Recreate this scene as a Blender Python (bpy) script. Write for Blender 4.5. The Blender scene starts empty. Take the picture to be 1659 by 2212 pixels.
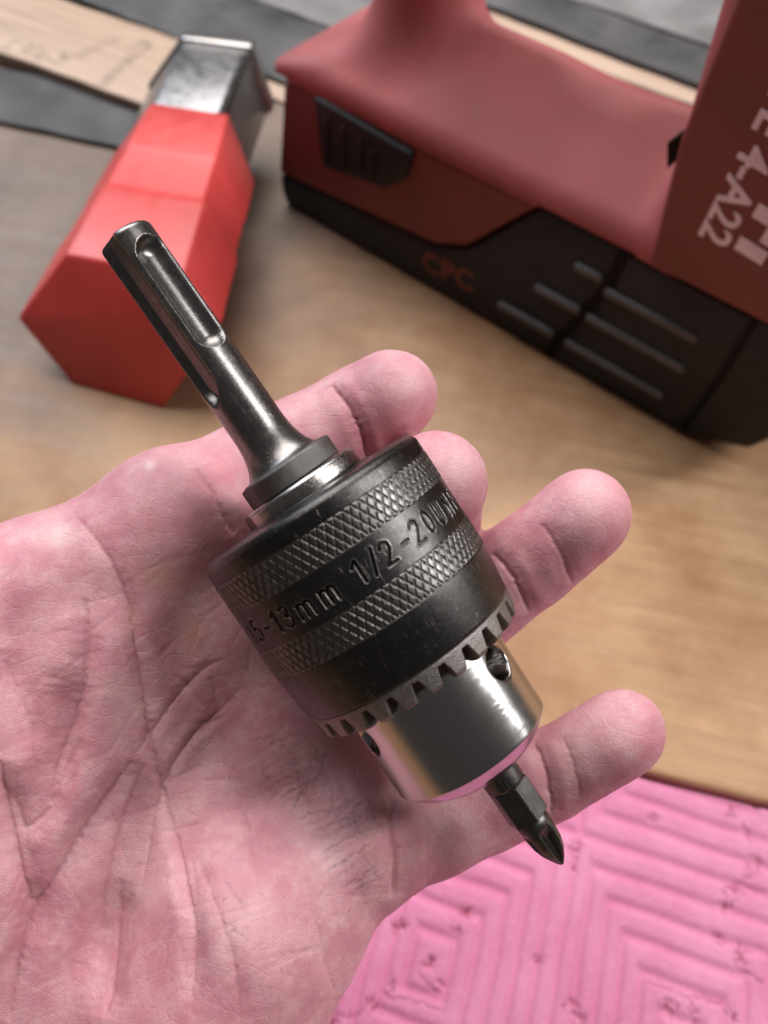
import bpy, bmesh, math, random
import numpy as np
from mathutils import Matrix, Vector

# ------------------------------------------------------------------ camera, world, lights
S = 0.001                                    # all modelling below is in millimetres
FPX, CX, CY = 2000.0, 829.5, 1106.0          # focal length and centre of the survey picture (1659 x 2212)
CAM_H, PITCH = 300.0, math.radians(55)
Rv = np.array([1.0, 0, 0])
Fv = np.array([0, math.cos(PITCH), -math.sin(PITCH)])
Dv = np.cross(Fv, Rv)
Cp = np.array([0, 0, CAM_H])

sc = bpy.context.scene
COL = sc.collection
cam_d = bpy.data.cameras.new('camera')
cam = bpy.data.objects.new('camera', cam_d)
COL.objects.link(cam)
sc.camera = cam
cam_d.sensor_width = 36
cam_d.lens = FPX / 2212 * 36
cam_d.clip_start, cam_d.clip_end = 0.005, 50
cam_d.dof.use_dof = True
cam_d.dof.focus_distance = 0.163
cam_d.dof.aperture_fstop = 17.0
cam.matrix_world = Matrix(((Rv[0], -Dv[0], -Fv[0], 0), (Rv[1], -Dv[1], -Fv[1], 0),
                           (Rv[2], -Dv[2], -Fv[2], CAM_H * S), (0, 0, 0, 1)))

world = bpy.data.worlds.new('World')
sc.world = world
world.use_nodes = True
world.node_tree.nodes['Background'].inputs[0].default_value = (1.0, 0.93, 0.9, 1)
world.node_tree.nodes['Background'].inputs[1].default_value = 0.06


def area(name, direction, dist, sx, sy, power, color, aim=(0, 0.12, 0.17), spin=0.0):
    d = Vector(direction).normalized()
    l = bpy.data.lights.new(name, 'AREA')
    l.shape = 'RECTANGLE'
    l.size, l.size_y, l.energy, l.color = sx, sy, power, color
    o = bpy.data.objects.new(name, l)
    COL.objects.link(o)
    o.location = Vector(aim) + d * dist
    o.rotation_mode = 'QUATERNION'
    q = (-d).to_track_quat('-Z', 'Y')
    from mathutils import Quaternion
    o.rotation_quaternion = q @ Quaternion((0, 0, 1), spin)
    return o


area('ceiling_tube_lamp', (0.76, 0.05, 0.65), 1.7, 0.17, 1.25, 27, (1.0, 0.97, 0.95), spin=0.2)
area('ceiling_panel_lamp', (-0.16, 0.56, 0.82), 1.9, 1.8, 1.6, 60, (1.0, 0.95, 0.92))
area('window_light', (-0.57, 0.67, 0.47), 2.4, 0.7, 0.9, 13, (0.62, 0.8, 1.0))

vs = sc.view_settings
sc.display_settings.display_device = 'sRGB'
vs.view_transform = 'Standard'
vs.look = 'None'
vs.exposure = 0.0
vs.gamma = 1.0
rng = np.random.default_rng(7)
random.seed(7)


# ------------------------------------------------------------------ survey helpers
def ray(x, y):
    return Rv * (x - CX) / FPX + Dv * (y - CY) / FPX + Fv


def P(x, y, z):                               # a point z mm in front of the lens
    return Cp + ray(x, y) * z


def desk(x, y, h=0.0):                        # a point at height h
    r = ray(x, y)
    return Cp + r * ((h - Cp[2]) / r[2])


def onplane(x, y, o, n):
    r = ray(x, y)
    return Cp + r * (((o - Cp) @ n) / (r @ n))


def proj(p):
    v = np.asarray(p, float) - Cp
    z = v @ Fv
    return CX + FPX * (v @ Rv) / z, CY + FPX * (v @ Dv) / z, z


def norm(v):
    v = np.asarray(v, float)
    return v / np.linalg.norm(v)


# ------------------------------------------------------------------ mesh helpers
def tag(o, label=None, cat=None, group=None, kind=None):
    for k, v in (('label', label), ('category', cat), ('group', group), ('kind', kind)):
        if v:
            o[k] = v
    return o


def empty(name, loc=(0, 0, 0), rot=None):
    o = bpy.data.objects.new(name, None)
    COL.objects.link(o)
    m = Matrix.Identity(4)
    if rot is not None:
        for c in range(3):
            for r in range(3):
                m[r][c] = rot[c][r]           # rot: three axis vectors
    m.translation = Vector([v * S for v in loc])
    o.matrix_world = m
    o.empty_display_size = 0.01
    return o


def mesh(name, verts, faces, mat, parent=None, smooth=True, recalc=True, origin=None):
    me = bpy.data.meshes.new(name)
    v = np.asarray(verts, dtype=np.float64)
    if origin is not None:
        v = v - np.asarray(origin, float)
    v = v * S
    if isinstance(faces, np.ndarray):
        n, k = faces.shape
        me.vertices.add(len(v))
        me.vertices.foreach_set('co', v.astype(np.float32).ravel())
        me.loops.add(n * k)
        me.loops.foreach_set('vertex_index', faces.astype(np.int32).ravel())
        me.polygons.add(n)
        me.polygons.foreach_set('loop_start', np.arange(0, n * k, k, dtype=np.int32))
        me.update(calc_edges=True)
    else:
        me.from_pydata([tuple(q) for q in v], [], faces)
    if recalc:
        bm = bmesh.new()
        bm.from_mesh(me)
        bmesh.ops.recalc_face_normals(bm, faces=bm.faces)
        bm.to_mesh(me)
        bm.free()
    me.polygons.foreach_set('use_smooth', [smooth] * len(me.polygons))
    me.materials.append(mat)
    o = bpy.data.objects.new(name, me)
    COL.objects.link(o)
    if parent is not None:
        o.parent = parent
    if origin is not None:
        o.location = Vector([float(q) * S for q in origin])
    return o


def grid_faces(nr, nc, wrap=True):
    i, j = np.meshgrid(np.arange(nr - 1), np.arange(nc if wrap else nc - 1), indexing='ij')
    j2 = (j + 1) % nc
    return np.stack([i * nc + j, i * nc + j2, (i + 1) * nc + j2, (i + 1) * nc + j], -1).reshape(-1, 4)


def polar(s, th, r):                          # arrays -> local points, theta 0 = +Y side
    return np.stack([r * np.sin(th), r * np.cos(th), s + 0 * r], -1).reshape(-1, 3)


def lathe_verts(profile, n=96):
    pr = np.array(profile, float)
    th = np.linspace(0, 2 * np.pi, n, endpoint=False)
    s, t = np.meshgrid(pr[:, 0], th, indexing='ij')
    r, _ = np.meshgrid(pr[:, 1], th, indexing='ij')
    return polar(s, t, r), grid_faces(len(pr), n)


def round_profile(pts, rad=0.4, n=4):
    out = []
    pts = [np.array(p, float) for p in pts]
    for i, p in enumerate(pts):
        if i in (0, len(pts) - 1):
            out.append(p)
            continue
        a, b = pts[i - 1] - p, pts[i + 1] - p
        la, lb = np.linalg.norm(a), np.linalg.norm(b)
        d = min(rad, la * 0.45, lb * 0.45)
        p0, p1 = p + a / la * d, p + b / lb * d
        for k in range(n + 1):
            t = k / n
            out.append((1 - t) ** 2 * p0 + 2 * t * (1 - t) * p + t * t * p1)
    return out


def lathe(name, profile, mat, parent, n=96, smooth=True):
    v, f = lathe_verts(profile, n)
    return mesh(name, v, f, mat, parent, smooth)


def box_bm(lo, hi, bev=0.0, seg=2):
    bm = bmesh.new()
    bmesh.ops.create_cube(bm, size=1)
    for v in bm.verts:
        for k in range(3):
            v.co[k] = lo[k] + (v.co[k] + 0.5) * (hi[k] - lo[k])
    if bev:
        bmesh.ops.bevel(bm, geom=bm.edges[:], offset=bev, segments=seg, affect='EDGES', profile=0.5)
    return bm


def prism_bm(poly, y0, y1, bev=0.0, seg=3):   # polygon in local X,Z pushed along local Y
    bm = bmesh.new()
    a = [bm.verts.new((x, y0, z)) for x, z in poly]
    b = [bm.verts.new((x, y1, z)) for x, z in poly]
    bm.faces.new(a)
    bm.faces.new(b[::-1])
    n = len(poly)
    for i in range(n):
        bm.faces.new((a[i], b[i], b[(i + 1) % n], a[(i + 1) % n]))
    bmesh.ops.recalc_face_normals(bm, faces=bm.faces)
    if bev:
        bmesh.ops.bevel(bm, geom=bm.edges[:], offset=bev, segments=seg, affect='EDGES', profile=0.5)
    return bm


def from_bm(name, bm, mat, parent=None, smooth=False, angle=40):
    me = bpy.data.meshes.new(name)
    bmesh.ops.recalc_face_normals(bm, faces=bm.faces)
    for v in bm.verts:
        v.co *= S
    for f in bm.faces:
        f.smooth = smooth
    if smooth:
        for e in bm.edges:
            if len(e.link_faces) == 2 and e.calc_face_angle(0) > math.radians(angle):
                e.smooth = False
    bm.to_mesh(me)
    bm.free()
    me.materials.append(mat)
    o = bpy.data.objects.new(name, me)
    COL.objects.link(o)
    if parent is not None:
        o.parent = parent
    return o


def smin(a, b, k):
    h = np.clip(0.5 + 0.5 * (b - a) / k, 0, 1)
    return b + (a - b) * h - k * h * (1 - h)


def cap_sdf(p, a, b, ra, rb):
    a, b = np.asarray(a, np.float32), np.asarray(b, np.float32)
    ba = b - a
    L = float(ba @ ba) + 1e-9
    t = np.clip(((p[..., 0] - a[0]) * ba[0] + (p[..., 1] - a[1]) * ba[1] + (p[..., 2] - a[2]) * ba[2]) / L, 0, 1)
    d = np.sqrt((p[..., 0] - a[0] - ba[0] * t) ** 2 + (p[..., 1] - a[1] - ba[1] * t) ** 2 + (p[..., 2] - a[2] - ba[2] * t) ** 2)
    return d - (ra + (rb - ra) * t)


def surface_nets(f, lo, h):                   # closed isosurface of a sampled field as quads
    sx, sy, sz = f.shape
    ins = f < 0
    c = np.zeros((sx - 1, sy - 1, sz - 1), np.int8)
    for a in (0, 1):
        for b in (0, 1):
            for d in (0, 1):
                c += ins[a:sx - 1 + a, b:sy - 1 + b, d:sz - 1 + d]
    act = (c > 0) & (c < 8)
    idx = -np.ones(act.shape, np.int64)
    ii, jj, kk = np.nonzero(act)
    idx[ii, jj, kk] = np.arange(len(ii))
    acc = np.zeros((len(ii), 3))
    cnt = np.zeros(len(ii))
    corners = [(a, b, d) for a in (0, 1) for b in (0, 1) for d in (0, 1)]
    for u in corners:
        for ax in range(3):
            if u[ax]:
                continue
            w = list(u)
            w[ax] = 1
            fu = f[ii + u[0], jj + u[1], kk + u[2]]
            fw = f[ii + w[0], jj + w[1], kk + w[2]]
            m = (fu < 0) != (fw < 0)
            t = np.where(m, fu / np.where(m, fu - fw, 1), 0)
            q = np.array(u, float)[None, :].repeat(len(ii), 0)
            q[:, ax] += t
            acc[m] += q[m]
            cnt[m] += 1
    v = (np.stack([ii, jj, kk], -1) + acc / cnt[:, None]) * h + np.asarray(lo)
    faces = []
    for ax in range(3):
        sl0 = [slice(None)] * 3
        sl1 = [slice(None)] * 3
        sl0[ax] = slice(0, -1)
        sl1[ax] = slice(1, None)
        cr = ins[tuple(sl0)] != ins[tuple(sl1)]
        o1, o2 = [k for k in range(3) if k != ax]
        e = np.stack(np.nonzero(cr), -1)
        ok = (e[:, o1] > 0) & (e[:, o2] > 0) & (e[:, o1] < f.shape[o1] - 1) & (e[:, o2] < f.shape[o2] - 1)
        e = e[ok]
        q = []
        for da, db in ((0, 0), (-1, 0), (-1, -1), (0, -1)):
            g = e.copy()
            g[:, o1] += da
            g[:, o2] += db
            q.append(idx[g[:, 0], g[:, 1], g[:, 2]])
        q = np.stack(q, -1)
        flip = ins[e[:, 0], e[:, 1], e[:, 2]]
        if ax == 1:
            flip = ~flip
        q[flip] = q[flip][:, ::-1]
        faces.append(q)
    return v, np.concatenate(faces)[:, ::-1]


def vnoise(p, freq, seed, octaves=3):         # smooth pseudo noise from random plane waves
    g = np.random.default_rng(seed)
    out = np.zeros(len(p))
    amp = 1.0
    for o in range(octaves):
        for k in range(6):
            d = norm(g.normal(size=3)) * freq * 2 ** o * g.uniform(0.7, 1.4)
            out += amp * np.sin(p @ d + g.uniform(0, 6.28)) / 6
        amp *= 0.55
    return out


# ------------------------------------------------------------------ material helpers
class NT:
    def __init__(self, name):
        self.m = bpy.data.materials.new(name)
        self.m.use_nodes = True
        self.t = self.m.node_tree
        self.b = self.t.nodes['Principled BSDF']
        self.tc = self.t.nodes.new('ShaderNodeTexCoord')
        sc_ = self.t.nodes.new('ShaderNodeVectorMath')
        sc_.operation = 'SCALE'
        sc_.inputs['Scale'].default_value = 1000.0
        self.t.links.new(self.tc.outputs['Object'], sc_.inputs[0])
        self.mm = sc_.outputs[0]                # object coordinates in millimetres

    def put(self, sock, v):
        if hasattr(v, 'is_linked') or isinstance(v, bpy.types.NodeSocket):
            self.t.links.new(v, sock)
        elif isinstance(v, (tuple, list)):
            sock.default_value = tuple(v) + ((1,) if len(v) == 3 and len(sock.default_value) == 4 else ())
        else:
            sock.default_value = v

    def node(self, typ, ins=None, **kw):
        n = self.t.nodes.new(typ)
        for k, v in kw.items():
            setattr(n, k, v)
        for k, v in (ins or {}).items():
            self.put(n.inputs[k], v)
        return n

    def scaled(self, sx, sy, sz, src=None, rot=(0, 0, 0)):
        n = self.node('ShaderNodeMapping')
        self.put(n.inputs['Vector'], src or self.mm)
        n.inputs['Scale'].default_value = (sx, sy, sz)
        n.inputs['Rotation'].default_value = rot
        return n.outputs[0]

    def noise(self, scale, detail=4, rough=0.55, vec=None, dist=0.0):
        n = self.node('ShaderNodeTexNoise', {'Scale': scale, 'Detail': detail, 'Roughness': rough, 'Distortion': dist})
        self.put(n.inputs['Vector'], vec or self.mm)
        return n.outputs[0]

    def voro(self, scale, vec=None, feature='DISTANCE_TO_EDGE'):
        n = self.node('ShaderNodeTexVoronoi', {'Scale': scale}, feature=feature)
        self.put(n.inputs['Vector'], vec or self.mm)
        return n.outputs[0]

    def wave(self, scale, vec=None, dist=0.0, ds=1.0, direction='Z', detail=2):
        n = self.node('ShaderNodeTexWave', {'Scale': scale, 'Distortion': dist, 'Detail Scale': ds, 'Detail': detail},
                      bands_direction=direction)
        self.put(n.inputs['Vector'], vec or self.mm)
        return n.outputs[1]

    def ramp(self, fac, stops, interp='LINEAR'):
        n = self.node('ShaderNodeValToRGB')
        n.color_ramp.interpolation = interp
        el = n.color_ramp.elements
        while len(el) < len(stops):
            el.new(0.5)
        for e, (p, c) in zip(el, stops):
            e.position = p
            e.color = (c, c, c, 1) if isinstance(c, (int, float)) else tuple(c) + (1,)
        self.put(n.inputs[0], fac)
        return n.outputs[0]

    def mix(self, fac, a, b, mode='MIX'):
        n = self.node('ShaderNodeMix', data_type='RGBA', blend_type=mode)
        self.put(n.inputs[0], fac)
        self.put(n.inputs[6], a)
        self.put(n.inputs[7], b)
        return n.outputs[2]

    def math(self, op, a, b=0.0):
        n = self.node('ShaderNodeMath', operation=op)
        self.put(n.inputs[0], a)
        self.put(n.inputs[1], b)
        return n.outputs[0]

    def attr(self, name):
        return self.node('ShaderNodeAttribute', attribute_name=name).outputs['Fac']

    def bump(self, h, dist, strength=1.0, prev=None):
        n = self.node('ShaderNodeBump', {'Distance': dist * S, 'Strength': strength})
        self.put(n.inputs['Height'], h)
        if prev:
            self.put(n.inputs['Normal'], prev)
        return n.outputs[0]

    def set(self, **kw):
        names = {'color': 'Base Color', 'rough': 'Roughness', 'metal': 'Metallic', 'normal': 'Normal', 'spec': 'Specular IOR Level',
                 'sss': 'Subsurface Weight', 'aniso': 'Anisotropic', 'arot': 'Anisotropic Rotation', 'coat': 'Coat Weight',
                 'trans': 'Transmission Weight'}
        for k, v in kw.items():
            self.put(self.b.inputs[names[k]], v)
        return self.m


def plain(name, col, rough=0.5, metal=0.0, var=0.15, scale=0.12, bump=0.05, spec=0.5):
    t = NT(name)
    n = t.noise(scale, 5)
    c = t.mix(t.ramp(n, [(0.3, 0.0), (0.7, 1.0)]), tuple(x * (1 - var) for x in col), tuple(min(1, x * (1 + var)) for x in col))
    r = t.ramp(t.noise(scale * 4, 4), [(0.3, max(0.02, rough - 0.08)), (0.7, rough + 0.08)])
    return t.set(color=c, rough=r, metal=metal, spec=spec, normal=t.bump(t.noise(3.0, 4), bump))


# black oxide steel with fine scratches, dust specks and wear
def black_steel(name, base=0.03, rough=0.34, brown=0.0, grain=0.03, scratch=0.55, marks=False):
    t = NT(name)
    wear = t.ramp(t.noise(0.35, 6, 0.6), [(0.45, 0.0), (0.75, 1.0)])
    c = t.mix(wear, (base, base * 0.96, base * 0.95), (base * 1.35 + brown, base * 1.3 + brown * 0.75, base * 1.25 + brown * 0.6))
    scr = None
    for k, (rx, rz) in enumerate(((0.5, 0.3), (1.3, 1.9), (2.6, 0.9))):
        v = t.scaled(1, 1, 0.06, rot=(rx, rz, rz * 1.7))
        w = t.ramp(t.noise(2.6 + k * 0.5, 2, 0.5, vec=v), [(0.70, 0.0), (0.73, 1.0)])
        scr = w if scr is None else t.math('MAXIMUM', scr, w)
    speck = t.ramp(t.noise(7.0, 2, 0.5), [(0.735, 0.0), (0.78, 1.0)])
    c = t.mix(t.math('MULTIPLY', scr, scratch), c, (0.30, 0.27, 0.25))
    c = t.mix(t.math('MULTIPLY', speck, 0.5), c, (0.35, 0.30, 0.27))
    if marks:
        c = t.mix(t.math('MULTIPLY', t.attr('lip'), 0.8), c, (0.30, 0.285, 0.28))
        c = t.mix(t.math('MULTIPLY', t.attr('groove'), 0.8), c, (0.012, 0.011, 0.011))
    r = t.ramp(t.noise(1.3, 5), [(0.3, rough - 0.03), (0.7, rough + 0.07)])
    b = t.bump(t.noise(9.0, 3, 0.6), grain)
    b = t.bump(scr, 0.02, 0.6, b)
    return t.set(color=c, rough=r, metal=0.92, normal=b)


M = {}
M['black'] = black_steel('black_oxide_steel', 0.055, 0.25)
M['mark'] = black_steel('marked_black_steel', 0.06, 0.28, 0, 0.02, 0.2, True)
M['knurl'] = black_steel('knurled_steel', 0.12, 0.28, 0.01, 0.02, 0.25)
M['shank'] = black_steel('shank_steel', 0.17, 0.25, 0.02, 0.015, 0.25)
M['flange'] = black_steel('flange_steel', 0.12, 0.36, 0.02, 0.09)
M['bit'] = black_steel('bit_steel', 0.09, 0.30, 0.02)


def gear_mat():
    t = NT('cast_gear_steel')
    n = t.noise(2.2, 4)
    g = t.ramp(t.noise(0.5, 5, 0.7), [(0.45, 0.0), (0.65, 1.0)])
    c = t.mix(n, (0.17, 0.155, 0.15), (0.29, 0.27, 0.265))
    c = t.mix(t.math('MULTIPLY', t.attr('groove'), 0.97), c, (0.012, 0.009, 0.007))  # shade of the sloping slot floors painted in, nearly black
    c = t.mix(t.math('MULTIPLY', g, 0.25), c, (0.05, 0.035, 0.025))
    return t.set(color=c, metal=0.85, rough=t.ramp(n, [(0.3, 0.36), (0.7, 0.52)]), normal=t.bump(t.noise(4.2, 3, 0.5), 0.12))


def nose_mat():
    t = NT('turned_bright_steel')
    v = t.scaled(0.02, 0.02, 1.0)
    lines = t.noise(5.5, 2, 0.5, vec=v)
    fine = t.wave(1.15, dist=0.25, ds=0.5)
    stain = t.ramp(t.noise(0.16, 6, 0.7), [(0.5, 0.0), (0.75, 1.0)])
    speck = t.ramp(t.noise(2.6, 4, 0.6), [(0.66, 0.0), (0.72, 1.0)])
    c = t.mix(t.math('MULTIPLY', stain, 0.15), (0.50, 0.485, 0.48), (0.33, 0.28, 0.25))
    c = t.mix(t.math('MULTIPLY', speck, 0.5), c, (0.10, 0.07, 0.05))
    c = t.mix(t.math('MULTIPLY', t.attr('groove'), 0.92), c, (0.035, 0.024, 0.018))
    b = t.bump(fine, 0.012, 0.6)
    b = t.bump(lines, 0.02, 0.6, b)
    tg = t.node('ShaderNodeTangent', direction_type='RADIAL', axis='Z').outputs[0]
    t.put(t.b.inputs['Tangent'], tg)
    return t.set(color=c, metal=1.0, rough=t.ramp(t.noise(1.0, 4), [(0.3, 0.18), (0.7, 0.21)]), normal=b, aniso=0.4)


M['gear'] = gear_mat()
M['nose'] = nose_mat()
M['disc'] = plain('ground_steel', (0.42, 0.40, 0.39), 0.28, 1.0, 0.12, 0.6, 0.02)

# ------------------------------------------------------------------ the drill chuck with its shank and bit
adir = norm([0.568, 0.823, 0.0])
tau = 0.075
A = norm(Rv * adir[0] + Dv * adir[1] + Fv * tau)
C0 = P(665, 1078, 156.5)                      # back edge of the big sleeve
tab = np.linspace(-80, 120, 801)
pp = np.array([proj(C0 + A * t)[:2] for t in tab])
q_tab = (pp - np.array([268, 505])) @ adir[:2]
q_of = lambda q: float(np.interp(q, q_tab, tab))


def dep(q):
    return proj(C0 + A * q_of(q))[2]


TIP = q_of(2)
B = C0 + A * TIP                              # origin of the chuck: the tip of its shank
s_of = lambda q: q_of(q) - TIP                # picture position along the axis -> mm from the tip
r_of = lambda px, q: px * dep(q) / FPX
el = norm((Rv * 0.823 - Dv * 0.568) - A * ((Rv * 0.823 - Dv * 0.568) @ A))
ec = np.cross(A, el)
chuck = empty('drill_chuck', B, (el, ec, A))
tag(chuck, 'black steel drill chuck with knurled bands and slotted shank, lying across the palm', 'drill chuck')


def add_attr(o, name, vals):
    a = o.data.attributes.new(name, 'FLOAT', 'POINT')
    a.data.foreach_set('value', np.asarray(vals, np.float32))


# shank: carved by the two open wedge grooves and the two closed ball slots
sh_r = r_of(61.5, 150)
s_fl0, s_fl1, s_fl2 = s_of(500), s_of(606), s_of(652)
fl_r = r_of(117, 630)
ns, nth = 420, 320
ss = np.concatenate([np.linspace(0, 0, 1), np.linspace(0.0, 1.1, 12)[1:], np.linspace(1.1, s_of(470), 300)[1:],
                     np.linspace(s_of(470), s_fl1, 60)[1:]])
th = np.linspace(0, 2 * np.pi, nth, endpoint=False)
SG, TG = np.meshgrid(ss, th, indexing='ij')
base = np.full_like(SG, sh_r)
base = np.where(SG < 1.1, sh_r - 1.15 * (1 - np.sqrt(np.clip(1 - ((1.1 - SG) / 1.1) ** 2, 0, 1))), base)
u = np.clip((SG - s_fl0) / (s_fl1 - s_fl0), 0, 1)
base = base + (fl_r * 0.86 - sh_r) * (1 - np.sqrt(np.clip(1 - u ** 2.2, 0, 1)))


def wrap(a):
    return (a + np.pi) % (2 * np.pi) - np.pi


def smooth01(x):
    x = np.clip(x, 0, 1)
    return x * x * (3 - 2 * x)


R_ = base.copy()
for k in (0, 1):
    # closed slot with round ends
    d = wrap(TG - (math.radians(38) + k * np.pi))
    g0, c0 = 3.0, sh_r + 0.35
    s0, s1 = s_of(44) + 2.6, s_of(320) - 2.6
    ds = np.maximum(np.maximum(s0 - SG, SG - s1), 0)
    g2 = g0 ** 2 - (ds * 1.05) ** 2
    disc = g2 - (c0 * np.sin(d)) ** 2
    rr = np.where((disc > 0) & (np.abs(d) < 1.2), c0 * np.cos(d) - np.sqrt(np.maximum(disc, 0)), 99)
    R_ = np.minimum(R_, rr)
    # open wedge groove running out of the tip
    d = wrap(TG - (math.radians(-45) + k * np.pi))
    uu = np.abs(sh_r * np.sin(d))
    end = smooth01((s_of(432) - SG - 1.2 * (uu / 1.5) ** 2) / 2.0)
    wall = 1.0 - np.clip((uu - 1.5) / 1.2, 0, 1) ** 1.4
    floor = 3.0 / np.maximum(np.cos(d), 0.3)
    rr = base - (base - floor) * wall * end
    R_ = np.where(np.abs(d) < 1.0, np.minimum(R_, rr), R_)
vv = polar(SG, TG, R_)
ff = grid_faces(len(ss), nth)
nv = len(vv)
vv = np.vstack([vv, [[0, 0, -0.05]]])
capf = [(int(j), int((j + 1) % nth), nv) for j in range(nth)]
shank = mesh('shank', vv, [tuple(int(x) for x in q) for q in ff] + capf, M['shank'], chuck)

# flange with two flats
pr = round_profile([(s_fl1 - 0.6, 2), (s_fl1 - 0.35, fl_r * 0.80), (s_fl1, fl_r * 0.97), (s_fl1 + 0.35, fl_r), (s_fl2, fl_r), (s_fl2 + 0.1, 3)], 0.35, 5)
v, f = lathe_verts(pr, 192)
for sg in (1, -1):                            # flats
    dv = np.array([math.sin(math.radians(-72)), math.cos(math.radians(-72)), 0]) * sg
    t = v @ dv
    lim = fl_r * 0.86
    v = v - np.outer(np.maximum(t - lim, 0), dv)
mesh('shank_flange', v, f, M['flange'], chuck)
lathe('neck', round_profile([(s_fl2 - 0.1, 6.2), (s_fl2 + 0.9, 6.2)], 0.1), M['flange'], chuck)
# bright disc
d_r = r_of(143, 680)
pr = round_profile([(s_fl2 + 0.15, 4), (s_fl2 + 0.18, d_r - 0.5), (s_fl2 + 0.7, d_r), (s_of(692), d_r), (s_of(693), 9)], 0.3, 4)
v, f = lathe_verts(pr, 192)
for ang in (-75, 105):
    dv = np.array([math.sin(math.radians(ang)), math.cos(math.radians(ang)), 0])
    v = v - np.outer(np.maximum(v @ dv - d_r * 0.93, 0), dv)
mesh('collar_disc', v, f, M['disc'], chuck)

# big sleeve
Rb = r_of(267, 800)
Rf = r_of(253, 1082)
sA, sK1, sK1b, sK2, sK2b, sG = s_of(700), s_of(745), s_of(812), s_of(907), s_of(972), s_of(1081)
rb_at = lambda s: Rb + (Rf - Rb) * np.clip((s - sK2b) / (sG - sK2b), 0, 1) ** 1.3
pr = round_profile([(s_of(690), d_r - 0.8), (s_of(689), d_r + 1.2), (s_of(693), d_r + 1.6), (s_of(694), Rb - 4.2), (s_of(695), Rb - 2.2), (s_of(700), Rb - 0.75), (s_of(712), Rb - 0.05), (sK1 - 0.12, Rb), (sK1, Rb - 0.1)], 1.2, 8)
lathe('rear_rim', pr, M['black'], chuck, 256)


def knurl_band(s0, s1):
    nl, n1 = 88, 88 * 14
    sN = 52
    s = np.linspace(s0, s1, sN)
    th = np.linspace(0, 2 * np.pi, n1, endpoint=False)
    SG, TG = np.meshgrid(s, th, indexing='ij')
    edge = smooth01(np.minimum(SG - s0, s1 - SG) / 0.25)
    h = np.zeros_like(SG)
    for sg in (1, -1):
        ph = nl * (TG + sg * (SG - s0) * 0.55 / Rb) / (2 * np.pi)
        fr = np.abs(ph - np.round(ph))
        h = np.maximum(h, np.clip(1 - fr / 0.17, 0, 1))
    wob = 0.75 + 0.25 * np.sin(TG * 3 + 1) * np.sin(TG * 7.3)
    r = Rb + 0.05 - 0.30 * h * edge * wob - 0.12 * (1 - edge)
    o = mesh('knurled_band', polar(SG, TG, r), grid_faces(sN, n1), M['knurl'], chuck)
    return o


knurl_band(sK1, sK1b)
knurl_band(sK2, sK2b)

# marked band: engraved characters as strokes
G = {
    '1': [[(0.18, 0.76), (0.46, 1.0), (0.46, 0.0)]],
    '.': [[(0.25, 0.0), (0.25, 0.07)]],
    '5': [[(0.58, 1.0), (0.16, 1.0), (0.12, 0.56), (0.34, 0.64), (0.54, 0.55), (0.62, 0.32), (0.52, 0.08), (0.3, 0.0), (0.08, 0.1)]],
    '-': [[(0.1, 0.45), (0.52, 0.45)]],
    '3': [[(0.1, 0.88), (0.3, 1.0), (0.52, 0.92), (0.56, 0.72), (0.44, 0.56), (0.28, 0.53), (0.5, 0.47), (0.62, 0.28), (0.52, 0.07), (0.28, 0.0), (0.07, 0.12)]],
    'm': [[(0.0, 0.68), (0.0, 0.0)], [(0.0, 0.55), (0.2, 0.7), (0.38, 0.6), (0.4, 0.0)], [(0.4, 0.55), (0.6, 0.7), (0.78, 0.6), (0.8, 0.0)]],
    '/': [[(0.08, -0.04), (0.5, 1.06)]],
    '2': [[(0.08, 0.78), (0.18, 0.95), (0.36, 1.0), (0.56, 0.9), (0.58, 0.68), (0.4, 0.4), (0.06, 0.0), (0.62, 0.0)]],
    '0': [[(0.3, 1.0), (0.13, 0.88), (0.07, 0.5), (0.13, 0.12), (0.3, 0.0), (0.47, 0.12), (0.54, 0.5), (0.47, 0.88), (0.3, 1.0)]],
    'U': [[(0.07, 1.0), (0.07, 0.25), (0.16, 0.05), (0.32, 0.0), (0.48, 0.05), (0.57, 0.25), (0.57, 1.0)]],
    'N': [[(0.07, 0.0), (0.07, 1.0), (0.57, 0.0), (0.57, 1.0)]],
    'F': [[(0.07, 0.0), (0.07, 1.0), (0.55, 1.0)], [(0.07, 0.53), (0.45, 0.53)]],
}
marks = [('1', -67), ('.', -60.5), ('5', -58.5), ('-', -49.5), ('1', -43), ('3', -36), ('m', -26.5), ('m', -14.5), ('1', 1), ('/', 9),
         ('2', 15.5), ('-', 25), ('2', 32), ('0', 41), ('U', 50), ('N', 60), ('F', 70)]
hC = 3.55
s = np.linspace(sK1b, sK2, 96)
n1 = 1440
th = np.linspace(-np.pi, np.pi, n1, endpoint=False)
SG, TG = np.meshgrid(s, th, indexing='ij')
sBase = (sK1b + sK2) / 2 + hC * 0.5
dmin = np.full(SG.shape, 9.0)
for ch, ang in marks:
    u0 = math.radians(ang) * Rb
    m_ = (TG * Rb > u0 - 1) & (TG * Rb < u0 + 4)
    U, V = TG[m_] * Rb, sBase - SG[m_]
    dd = dmin[m_]
    for st in G[ch]:
        for (x0, y0), (x1, y1) in zip(st[:-1], st[1:]):
            a = np.array([u0 + x0 * hC * 0.88, y0 * hC])
            b = np.array([u0 + x1 * hC * 0.88, y1 * hC])
            ba = b - a
            t = np.clip(((U - a[0]) * ba[0] + (V - a[1]) * ba[1]) / (ba @ ba), 0, 1)
            dd = np.minimum(dd, np.hypot(U - a[0] - t * ba[0], V - a[1] - t * ba[1]))
    dmin[m_] = dd
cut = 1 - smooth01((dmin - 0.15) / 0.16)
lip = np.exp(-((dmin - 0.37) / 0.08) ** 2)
r = Rb - 0.25 * cut + 0.05 * lip
r[0] -= 0.05
r[-1] -= 0.05
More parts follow.
